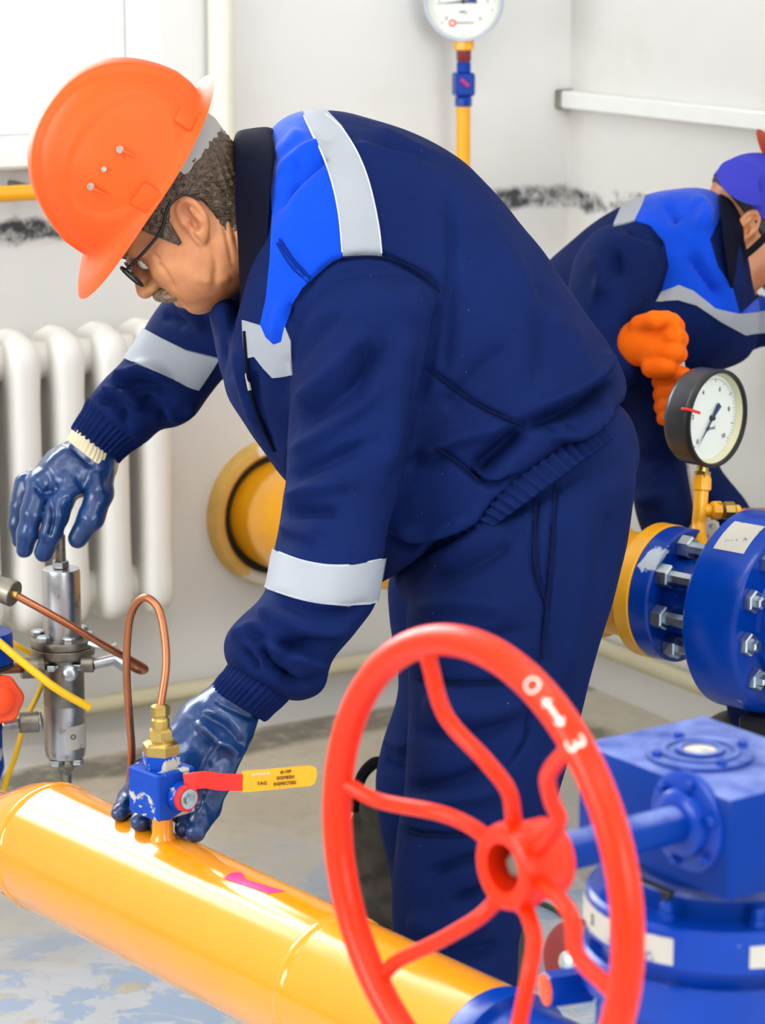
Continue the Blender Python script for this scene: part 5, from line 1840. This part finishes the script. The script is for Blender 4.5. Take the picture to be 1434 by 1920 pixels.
def gauge(name, label, C, nd, R, depth, mats, needle_deg, stem, parts_extra=None, numerals=True, ticks=28, loc=None):
    g = thing(name, label, 'gauge', loc)
    nd = nrm(nd); x = nrm(np.cross(Z_, nd)); y = np.cross(nd, x)
    mb = MB(); mb.lathe(C, nd, [(R * .2, -depth), (R * .93, -depth), (R * .99, -depth + .006), (R, -depth + .01), (R, -.004), (R * 1.0, 0), (R * .93, .0), (R * .92, -.006)], 64, caps=False)
    mb.lathe(C - nd * depth, nd, [(R * .9, 0), (R * .9, .001)], 48)
    case = part('case', mb, mats[0], g)
    mb = MB(); mb.lathe(C, nd, [(R * 1.005, -.007), (R * 1.012, -.006), (R * 1.012, .001), (R * 1.0, .003), (R * .945, .003), (R * .935, .0)], 64, caps=False); part('bezel', mb, mats[1], g)
    mb = MB(); mb.lathe(C, nd, [(R * .935, -.001), (R * .86, -.0105)], 64, caps=False); part('inner_ring', mb, mats[3], g)
    mb = MB(); mb.lathe(C - nd * .012, nd, [(R * .93, 0), (R * .93, .001)], 64); dial = part('dial', mb, mats[2], g)
    zc = C - nd * .0105
    def at(a, r): return zc + r * (x * math.sin(a) + y * math.cos(a))
    m = MB()
    for i in range(ticks * 2 + 1):
        a = math.radians(-135 + 270 * i / (ticks * 2))
        l = .09 if i % 10 == 0 else (.065 if i % 5 == 0 else .04)
        t = np.array(at(a + .5 * math.pi, 1) - zc)
        p0, p1 = at(a, R * .82), at(a, R * (.82 - l))
        wd = R * (.009 if i % 10 == 0 else .005)
        m.add([p0 + t * wd, p0 - t * wd, p1 - t * wd, p1 + t * wd] + [q - nd * .0005 for q in (p0 + t * wd, p0 - t * wd, p1 - t * wd, p1 + t * wd)], [(0, 1, 2, 3), (7, 6, 5, 4)])
    o = part('scale_ticks', m, MAT['ink'], dial); o['kind'] = 'stuff'
    if numerals:
        for i, tx in enumerate(numerals):
            a = math.radians(-135 + 270 * i / (len(numerals) - 1))
            lettering('numeral', tx, R * .14, at(a, R * .62), x, y, MAT['ink'], dial, .0002)
    a = math.radians(needle_deg)
    d = x * math.sin(a) + y * math.cos(a); t = x * math.cos(a) - y * math.sin(a)
    m = MB(); nz = nd * .004
    m.add([zc + nz + d * R * .78, zc + nz + t * R * .022, zc + nz - d * R * .34 + t * R * .07, zc + nz - d * R * .34 - t * R * .07, zc + nz - t * R * .022], [(0, 1, 2, 3, 4)])
    m.add([q for q in (zc + nz * .7 + d * R * .78, zc + nz * .7 + t * R * .022, zc + nz * .7 - d * R * .34 + t * R * .07, zc + nz * .7 - d * R * .34 - t * R * .07, zc + nz * .7 - t * R * .022)], [(4, 3, 2, 1, 0)])
    part('needle', m, MAT['needleblue'], g)
    mb = MB(); mb.lathe(zc, nd, [(R * .055, 0), (R * .055, .005), (R * .03, .007)], 20); part('needle_hub', mb, MAT['ink'], g)
    return g, at, x, y, zc, dial

GC = P(1344, 785, 3.93)
gdir = horiz(180 - 47)                                # faces the camera, turned to its right
KG = 3.93 / FPX
g1_, at, gxv, gyv, zc, dial1 = gauge('pressure_gauge', 'black cased pressure gauge with pale dial on yellow fitting above blue valve', GC, gdir, 92 * KG, .045,
    (MAT['blackmetal'], MAT['black'], MAT['dial'], MAT['cream_ring']), -138, None, numerals=['0', '2', '4', '6', '8', '10'], loc=GC - Z_ * .08)
lettering('printed_word', 'kgf/cm2', 92 * KG * .1, at(math.pi, 92 * KG * .22), gxv, gyv, MAT['ink'], dial1, .0002)
m = MB(); e = math.radians(-72); rd = gxv * math.sin(e) + gyv * math.cos(e); R1 = 92 * KG
m.tube([GC + rd * R1 * 1.012 - gdir * .012, GC + rd * R1 * 1.015 + gdir * .0035, GC + rd * R1 * .72 + gdir * .004], .0024, 8, 3); part('limit_mark', m, MAT['redlever'], g1_, 'red limit mark')
gd0 = 3.93 + .018
mb = MB(); mb.cyl(P(1318, 872, gd0), P(1316, 892, gd0), .0085, n=16); mb.cyl(P(1317, 884, gd0), P(1316, 896, gd0), .012, n=6); part('gauge_stem', mb, MAT['brass'], g1_)
ys = thing('gauge_fitting', 'yellow painted bent fitting with brass couplings under the black gauge', 'fitting', P(1320, 1030, 3.95))
mb = MB(); mb.lathe(P(1315, 922, gd0), P(1316, 890, gd0) - P(1315, 922, gd0), [(.009, 0), (.0135, .003), (.0135, .018), (.0115, .024)], 8); part('union_nut', mb, MAT['yellow2'], ys)
sb_ = BC + A2 * .01
mb = MB(); mb.tube([P(1315, 915, gd0), P(1312, 960, gd0), P(1310, 985, gd0), P(1311, 1005, gd0 - .01), P(1317, 1026, gd0 - .03), P(1325, 1042, gd0 - .05)], .0105, 16, 6); part('bent_tube', mb, MAT['yellow2'], ys)
for a_, b_, r_, m_, n_ in (((1316, 958), (1336, 957), .0095, 'yellow2', 16), ((1332, 957), (1352, 957), .0135, 'yellow2', 8), ((1354, 957), (1376, 957), .0130, 'brass', 8), ((1374, 957), (1386, 958), .0085, 'yellow2', 14)):
    mb = MB(); mb.cyl(P(*a_, gd0), P(*b_, gd0 + .004), r_, n=n_, bev=.002); part('coupling', mb, MAT[m_], ys)
m = MB(); m.tube([P(1380, 958, gd0 + .004), P(1434, 958, gd0 + .01), P(1520, 960, gd0 + .02), P(1560, 1000, gd0 + .02), P(1570, 1100, gd0 + .02)], .0042, 10, 5)
o = part('copper_tube', m, MAT['copper']); tag(o, 'thin copper tube leaving the yellow gauge fitting to the right', 'tube')

# wall gauge on the yellow riser
RD = W(868, 300, .09)
rx_, ry_ = RD[0], RD[1]
def rz(py):
    r = ray(868, py); t = (ry_ - CAM[1]) / r[1]; return float(CAM[2] + t * r[2])
dR = float(proj(RD)[2]); KR_ = dR / FPX
ris = thing('gas_riser', 'yellow gas pipe along the wall with blue valve under the wall gauge', 'pipe', np.array([rx_, ry_, rz(330)]))
def rl(rows, mat_, name, n=24, rot=0.0):
    m = MB(); m.lathe((rx_, ry_, 0), Z_, [(r * KR_, rz(py)) for py, r in rows], n, rot=rot); return part(name, m, MAT[mat_], ris)
rl([(360, 13.5), (196, 13.5)], 'yellow2', 'riser_pipe')
rl([(200, 14), (198, 16), (184, 16), (180, 13)], 'bluegloss', 'lower_nut', 8)
vb2 = MB(); c_ = np.array([rx_, ry_, (rz(136) + rz(180)) / 2]); vb2.box(c_, (19 * KR_, 16 * KR_, 22 * KR_), np.stack([horiz(75), horiz(-15), Z_], 1), .004); bvb = part('valve_body', vb2, MAT['bluegloss'], ris)
m = MB(); m.tube([c_ + horiz(165) * 17.5 * KR_ + horiz(75) * -10 * KR_ + Z_ * 10 * KR_, c_ + horiz(165) * 17.5 * KR_ + Z_ * -2 * KR_ + horiz(75) * 4 * KR_], .003, 8, 2); part('slot_mark', m, MAT['magenta'], bvb)
rl([(136, 12), (134, 15), (118, 15), (114, 10)], 'bluegloss', 'upper_nut', 6)
rl([(116, 12), (112, 14), (92, 14), (90, 12)], 'redbrown', 'brown_nut', 6, .3)
rl([(94, 16), (92, 19), (76, 19), (72, 15), (66, 13)], 'yellow2', 'gauge_nut', 8)
hp = W(0, 366, .09)
elb = np.array([rx_, ry_, rz(352)])
far_l = np.array([*(elb - WD * 3.2)[:2], elb[2]])
zl = float(W(0, 364, .09)[2])
m = MB(); m.tube([elb + Z_ * .02, elb, elb - WD * .03 - Z_ * .005, elb - WD * .3 + Z_ * (zl - elb[2]) * .3, W(430, 330, .09) * [1, 1, 0] + Z_ * zl, W(0, 364, .09), W(0, 364, .09) - WD * 1.2], 14 * KR_, 20, 6); part('branch_pipe', m, MAT['yellow2'], ris)
for pxb in (20, 420, 760):
    q = W(pxb, 360, .0); m = MB(); q[2] = zl if pxb < 700 else elb[2]
    m.box(q + WN * .04, (.006, .04, .012), WROT, .002); part('pipe_bracket', m, MAT['steeldark'], ris)
G2 = np.array([rx_, ry_, rz(2)]) + horiz(180 + 8) * .02
g2_, at2, gxv2, gyv2, zc2, dial2 = gauge('pressure_gauge', 'white faced round pressure gauge high on the back wall riser', G2, horiz(180 + 8), 72 * KR_, .045,
    (paint('grey_gauge_case', '8f97a2', .35, var=.08), paint('light_bezel', 'b9c0cf', .3, var=.05), MAT['dial'], MAT['dial']), -95, None, numerals=['0', '1', '2', '3', '4', '5', '6'], loc=np.array([rx_, ry_, rz(66)]))
R2 = 72 * KR_
mb = MB(); mb.torus(at2(math.radians(207), R2 * .62), horiz(180 + 8), R2 * .075, R2 * .022, 24, 8); part('maker_mark', mb, MAT['redlever'], dial2)
lettering('printed_word', 'MANOMETR', R2 * .085, at2(math.radians(176), R2 * .55), gxv2, gyv2, MAT['ink'], dial2, .0002)
lettering('printed_word', 'MPa', R2 * .12, at2(math.radians(180), R2 * .28), gxv2, gyv2, MAT['ink'], dial2, .0002)

# ------------------------------------------------------------------ radiator, wall pipes
OFF = .085
xr = along(W(266, 630, OFF)); xl = along(W(22, 650, OFF))
pitch_ = (xl - xr) / 3.0
ztr = float(W(92, 622, OFF + .05)[2]); zbr = float(W(203, 1172, OFF + .05)[2])
Hr = ztr - zbr
rad = thing('radiator', 'white cast iron radiator with rounded sections under the window', 'radiator', np.array([*(W(120, 1000, OFF)[:2]), 0]))
def section_mesh():
    m = MB(); rr = []
    for u in np.linspace(0, 1, 34):
        z = u * Hr
        e = min(z, Hr - z)
        k = min(1, math.sqrt(max(0, 1 - (1 - min(e / .05, 1)) ** 2)))
        hw = (.0305 + .003 * math.exp(-((z - Hr + .05) / .04) ** 2) + .003 * math.exp(-((z - .06) / .05) ** 2)) * (.25 + .75 * k)
        hd = .07 * (.35 + .65 * k)
        ring = []
        for q in range(28):
            a = 2 * math.pi * q / 28; c, s = math.cos(a), math.sin(a)
            c = math.copysign(abs(c) ** .7, c); s = math.copysign(abs(s) ** .6, s)
            waist = 1 - .35 * math.exp(-(s / .35) ** 2)
            ring.append((hw * c * waist, hd * s, z))
        rr.append(ring)
    return m.rings(rr).mesh('section', 40)
sec = section_mesh()
con = MB().lathe((0, 0, 0), (1, 0, 0), [(.031, -.02), (.031, .02)], 24).mesh('connector')
for i in range(0, 6):
    p = CORNER - WD * (xr + pitch_ * i) + WN * OFF + Z_ * zbr
    link('section', sec, MAT['radiator'], rad, mat4(np.stack([-WD, WN, Z_], 1), p))
    if i < 5:
        for z in (.055, Hr - .055):
            link('connector', con, MAT['radiator'], rad, mat4(np.stack([-WD, WN, Z_], 1), p + Z_ * z - WD * pitch_ / 2))
for i in (0, 4):
    p = CORNER - WD * (xr + pitch_ * (i + .5)) + Z_ * (zbr + Hr - .09)
    m = MB(); m.box(p + WN * .045, (.006, .045, .01), WROT, .002); part('wall_hook', m, MAT['steeldark'], rad)
# heating riser near the window
q = W(414, 120, .03); m = MB(); m.cyl((q[0], q[1], float(W(414, 400, .03)[2])), (q[0], q[1], RH), .022, n=28, bev=.01)
o = part('heating_riser', m, MAT['wallpipe']); tag(o, 'cream vertical heating pipe on the wall beside the window', 'pipe')
# pipe at the foot of the walls
zs_ = float(W(430, 1282, .03)[2])
m = MB(); m.tube([CORNER - WD * 4.6 + WN * .03 + Z_ * zs_, CORNER - WD * .05 + WN * .03 + Z_ * zs_], .016, 16, 1)
o = part('trim_1', m, MAT['skirting']); o['kind'] = 'structure'
m = MB(); m.tube([CORNER + WN * .06 - WD * .03 + Z_ * zs_, CORNER + WN * 3.4 - WD * .03 + Z_ * zs_], .016, 16, 1)
o = part('trim_2', m, MAT['skirting']); o['kind'] = 'structure'
# white conduit on the right wall
ca = RW(1062, 186, .015); cb_ = RW(1434, 212, .015); cd_ = nrm((cb_ - ca) * [1, 1, 0])
m = MB(); L_ = 2.6; m.box(ca + cd_ * L_ / 2, (L_ / 2, .014, .016), np.stack([cd_, np.cross(Z_, cd_), Z_], 1), .003)
cdt = thing('cable_conduit', 'white square conduit along the right wall', 'conduit', ca)
part('duct', m, MAT['frame'], cdt)
m = MB(); m.box(ca - cd_ * .008, (.008, .018, .018), np.stack([cd_, np.cross(Z_, cd_), Z_], 1), .003); part('end_bracket', m, MAT['steeldark'], cdt)

# dark bag on the floor behind the legs
bp = ground(735, 1742); bd = float(proj(bp)[2])
kb_ = bd / FPX
def bag_sdf(p):
    c = (bp + np.array([.03, .04, 0])).astype(np.float32)
    q = p - c
    l = np.stack([q[..., 0], q[..., 1], q[..., 2]], -1)
    d = s_ell(l, (0, 0, .09), (.095, .1, .13))
    d = smin(d, s_ell(l, (-.02, -.02, .16), (.06, .08, .06)), .03)
    d = smin(d, s_ell(l, (.04, 0, .2), (.05, .06, .03)), .02)
    d = d + .008 * np.sin(q[..., 0] * 70 + 3 * np.sin(q[..., 2] * 40)) * np.sin(q[..., 2] * 55 + q[..., 1] * 40) + .004 * np.sin(q[..., 0] * 160 + q[..., 2] * 120)
    return np.maximum(d, .004 - q[..., 2])
v, q = surfnet(bag_sdf, bp + [-.13, -.12, -.01], bp + [.2, .2, .32], .005)
bag = thing('tool_bag', 'crumpled dark cloth bag on the floor behind the trouser legs', 'bag', bp)
link('bag_body', np_mesh('bag_body', v, q), MAT['bagcloth'], bag)
m = MB(); m.tube([P(662, 1520, bd - .02), P(672, 1470, bd), P(690, 1440, bd + .02), P(715, 1430, bd + .05), P(745, 1470, bd + .06)], .009, 8, 5); part('strap', m, MAT['black_strap'], bag)

# ------------------------------------------------------------------ second worker behind the valve
D2 = 4.3
p2 = ground(1330, 1600)
man_b = thing('person', 'second worker stooping at right with orange knit gloves and violet cap', 'person', np.array([*P(1300, 1500, D2 + .1)[:2], 0]))
hx2 = nrm(.6 * R_ - .8 * U_ + .08 * F_); up2 = nrm(.8 * R_ + .6 * U_)
hz2 = nrm(up2 - hx2 * np.dot(up2, hx2)); hy2 = np.cross(hz2, hx2)
R2_ = np.stack([hx2, hy2, hz2], 1) * .86
H2 = (R2_, P(1402, 424, 4.22) - R2_ @ np.array([-.008, -.078, .002]))
NECK[0] = False
body2 = make_head('body', H2, MAT['skin'], man_b, .0025)
make_hair('hair', H2, MAT['hairblack'], body2, lambda p: np.maximum(.012 - p[..., 2] + .0 * p[..., 0], p[..., 0] - .05) , .004, .0035, .001)
K2 = (np.stack([hx2, hy2, hz2], 1) * .86, P(1522, 382, 4.3))
make_helmet(K2, man_b, MAT['helmet'])
# violet cap under the helmet, its bill turned backwards
bill = [(1428, 318), (1400, 303), (1372, 298), (1352, 308), (1344, 326), (1350, 346), (1372, 368), (1400, 382), (1430, 386)]
bl = [tuple(q) for q in catmull([np.array(b_, float) for b_ in bill], 3)]
m = MB(); rr = []
for off in (0, .004):
    rr.append([P(x, y, 4.19 + off + .00001 * ((x - 1440) ** 2) * .02 + .03 * ((y - 345) / 45) ** 2 * .4) for x, y in bl])
n_ = len(bl)
c0_ = P(1420, 348, 4.195); c1_ = P(1420, 348, 4.199)
m.add(rr[0] + rr[1] + [c0_, c1_], [(i, i + 1, 2 * n_) for i in range(n_ - 1)] + [(n_ + i + 1, n_ + i, 2 * n_ + 1) for i in range(n_ - 1)] + [(i + 1, i, n_ + i, n_ + i + 1) for i in range(n_ - 1)])
part('cap_bill', m, MAT['cap'], man_b)
def cap_sdf(p):
    d = s_ell(p, (-.012, 0, .05), (.106, .084, .096))
    return np.maximum(np.maximum(d, -(d + .006)), .03 - p[..., 2] + .1 * p[..., 0])
v, q = surfnet(cap_sdf, (-.14, -.11, -.02), (.13, .11, .17), .0035)
link('cap', np_mesh('cap', v @ H2[0].T + H2[1], q), MAT['cap'], man_b)
m = MB(); m.tube([P(1440, 440, 4.19), P(1410, 468, 4.185), P(1382, 492, 4.19), P(1376, 520, 4.22), P(1400, 556, 4.26)], .006, 8, 5); part('chin_strap', m, MAT['black_strap'], man_b)
mb = MB()
loft(mb, [(1000, 520, 1130, 800, D2, .13), (1080, 446, 1200, 745, D2, .17), (1160, 394, 1280, 705, D2, .18), (1240, 362, 1350, 695, D2, .18), (1310, 356, 1400, 668, D2, .17), (1362, 372, 1420, 620, D2, .13), (1392, 410, 1420, 580, D2 + .02, .09)], 40, 4)
loft(mb, [(1180, 420, 1180, 480, D2 - .15, .03), (1130, 425, 1240, 455, D2 - .16, .07), (1085, 470, 1250, 520, D2 - .17, .08), (1060, 550, 1218, 590, D2 - .18, .08), (1060, 620, 1170, 680, D2 - .19, .075), (1090, 690, 1120, 740, D2 - .2, .05)], 36, 4)
loft(mb, [(1060, 640, 1090, 750, D2 - .19, .05), (1120, 612, 1130, 742, D2 - .2, .06), (1165, 622, 1175, 728, D2 - .2, .055), (1190, 640, 1196, 712, D2 - .2, .045)], 32, 4)
loft(mb, [(1400, 560, 1400, 660, D2 + .1, .08), (1440, 560, 1440, 650, D2 + .12, .07), (1500, 600, 1480, 680, D2 + .1, .06)], 30, 4)
jk2 = remeshed(mb, 'jacket', .007, 5)
sculpt(jk2, [([(1215, 425), (1250, 480), (1246, 540), (1222, 572)], 6, -.008), ([(1110, 480), (1130, 520), (1120, 560)], 12, .008), ([(1150, 470), (1160, 520)], 10, -.007), ([(1300, 370), (1320, 400), (1310, 440)], 12, .008), ([(1250, 380), (1270, 420)], 10, -.006), ([(1290, 470), (1320, 520), (1350, 560)], 12, -.008)], wob=.005, wscale=9)
jb = link('jacket', jk2, MAT['navy'], man_b)
panel('yoke', jk2, [(1218, 350), (1300, 345), (1374, 355), (1352, 400), (1330, 450), (1345, 500), (1372, 540), (1385, 588), (1340, 578), (1300, 545), (1272, 534), (1240, 548), (1254, 500), (1246, 455), (1220, 424), (1190, 415)], MAT['royal'], jb, 3.9, D2, .002)
panel('yoke', jk2, [(1386, 590), (1434, 545), (1480, 560), (1480, 585), (1434, 584)], MAT['royal'], jb, 3.9, D2 + .1, .002)
panel('chest_tape', jk2, [(1228, 566), (1240, 548), (1272, 534), (1300, 545), (1340, 578), (1385, 588), (1434, 584), (1480, 585), (1480, 618), (1434, 622), (1395, 628), (1350, 602), (1305, 572), (1270, 562)], MAT['reflect'], jb, 3.9, D2 + .1, .003)
panel('shoulder_tape', jk2, [(1150, 425), (1170, 380), (1200, 360), (1218, 350), (1205, 385), (1190, 415), (1175, 420)], MAT['reflect'], jb, 3.9, D2, .003)
cbm = collar([(1352, 366, 1384, 594, D2 - .02, .16), (1345, 368, 1376, 590, D2 - .02, .17), (1352, 362, 1382, 590, D2 - .02, .16), (1375, 372, 1396, 580, D2 - .02, .11), (1392, 400, 1402, 560, D2 - .02, .095)])
part('collar', cbm, MAT['collar'], man_b, sharp=0)
mb = MB()
loft(mb, [(1060, 640, 1200, 860, D2 + .05, .14), (1120, 680, 1330, 700, D2 + .02, .16), (1150, 740, 1335, 790, D2, .16), (1165, 820, 1322, 850, D2, .15)], 36, 4)
loft(mb, [(1168, 800, 1290, 800, D2 - .04, .1), (1180, 900, 1290, 890, D2 - .08, .095), (1205, 1000, 1310, 985, D2 - .1, .09), (1250, 1100, 1350, 1085, D2 - .06, .085), (1325, 1210, 1415, 1205, D2, .08), (1365, 1340, 1450, 1340, D2 + .03, .075), (1370, 1560, 1460, 1560, D2 + .06, .075)], 32, 4)
loft(mb, [(1230, 790, 1320, 800, D2 + .1, .09), (1270, 900, 1350, 880, D2 + .08, .09), (1310, 985, 1412, 965, D2 + .06, .09), (1370, 1100, 1460, 1080, D2 + .1, .08), (1400, 1300, 1480, 1300, D2 + .16, .075), (1410, 1500, 1490, 1500, D2 + .2, .075)], 32, 4)
tr2 = remeshed(mb, 'trousers', .008, 5)
sculpt(tr2, [([(1180, 860), (1240, 850), (1300, 840)], 12, -.007), ([(1190, 940), (1250, 930)], 12, .006)], wob=.005, wscale=8)
link('trousers', tr2, MAT['navy2'], man_b)
for px_, d_ in ((1370, D2 + .06), (1450, D2 + .2)):
    c = P(px_, 1540, d_); c[2] = 0
    def bf(p, c=c):
        l = p - c.astype(np.float32)
        d = s_ell(l, (.04, -.03, .05), (.09, .08, .055)); d = smin(d, s_cone(l, (0, 0, .06), (0, 0, .2), .05, .055), .04)
        return np.maximum(d, .001 - l[..., 2])
    v, q = surfnet(bf, c + [-.15, -.17, -.02], c + [.2, .15, .28], .009)
    link('boot', np_mesh('boot', v, q), MAT['boot'], man_b)
# knit gloves, both fists on one bar
GDp = 4.06
def fist(pts_palm, fingers, name):
    def f(p):
        d = s_chain(p, px_chain(pts_palm), .015)
        g = None
        for c in fingers:
            e = s_chain(p, px_chain(c), .004); g = e if g is None else smin(g, e, .003)
        return smin(d, g, .006)
    lo, hi = bounds(px_chain(pts_palm) + sum([px_chain(c) for c in fingers], []))
    v, q = surfnet(f, lo, hi, .003)
    me = np_mesh(name, v, q)
    return link(name, me, MAT['orange_knit'], man_b, None, 'orange knit glove')
fist([(1190, 645, GDp, 40), (1215, 640, GDp - .01, 44), (1238, 648, GDp - .02, 42)],
     [[(1225, 612, GDp - .03, 22), (1258, 606, GDp - .05, 19), (1266, 612, GDp - .02, 17), (1245, 618, GDp + .02, 15)],
      [(1230, 632, GDp - .03, 22), (1262, 630, GDp - .05, 20), (1272, 636, GDp - .02, 18), (1250, 640, GDp + .02, 15)],
      [(1230, 660, GDp - .03, 22), (1260, 660, GDp - .05, 20), (1270, 664, GDp - .02, 18), (1250, 668, GDp + .02, 15)],
      [(1222, 688, GDp - .03, 21), (1248, 690, GDp - .05, 18), (1258, 692, GDp - .02, 16), (1240, 694, GDp + .02, 14)],
      [(1200, 610, GDp - .03, 20), (1225, 600, GDp - .06, 17), (1250, 596, GDp - .06, 14)]], 'glove')
fist([(1270, 730, GDp + .03, 34), (1275, 760, GDp + .03, 34), (1290, 780, GDp + .06, 30)],
     [[(1275, 712, GDp, 18), (1245, 712, GDp - .02, 17), (1236, 716, GDp + .01, 15)], [(1275, 734, GDp, 18), (1245, 736, GDp - .02, 17), (1238, 740, GDp + .01, 15)],
      [(1275, 757, GDp, 18), (1248, 760, GDp - .02, 16), (1240, 763, GDp + .01, 15)], [(1275, 780, GDp, 17), (1250, 782, GDp - .02, 15), (1243, 785, GDp + .01, 13)],
      [(1280, 705, GDp, 18), (1262, 700, GDp - .03, 15), (1250, 703, GDp - .03, 13)]], 'glove')
# pale bar in the fists
m = MB()
bs = [P(1262, 640, GDp + .03), P(1283, 860, GDp + .05), P(1322, 1000, GDp + .06)]
bdv = nrm(bs[2] - bs[0]); bsx = nrm(np.cross(bdv, F_))
m.box((bs[0] + bs[2]) / 2, (.011, .006, np.linalg.norm(bs[2] - bs[0]) / 2), np.stack([bsx, np.cross(bdv, bsx), bdv], 1), .003)
wr = thing('wrench', 'pale grey flat bar gripped in the orange gloves behind the gauge', 'tool', bs[2])
part('handle', m, MAT['sticker'], wr)
m = MB(); e = bs[2]; m.box(e, (.022, .010, .018), np.stack([bsx, np.cross(bdv, bsx), bdv], 1), .005); m.box(e + bdv * .028 + bsx * .012, (.008, .010, .014), np.stack([bsx, np.cross(bdv, bsx), bdv], 1), .003); part('jaw', m, MAT['sticker'], wr)
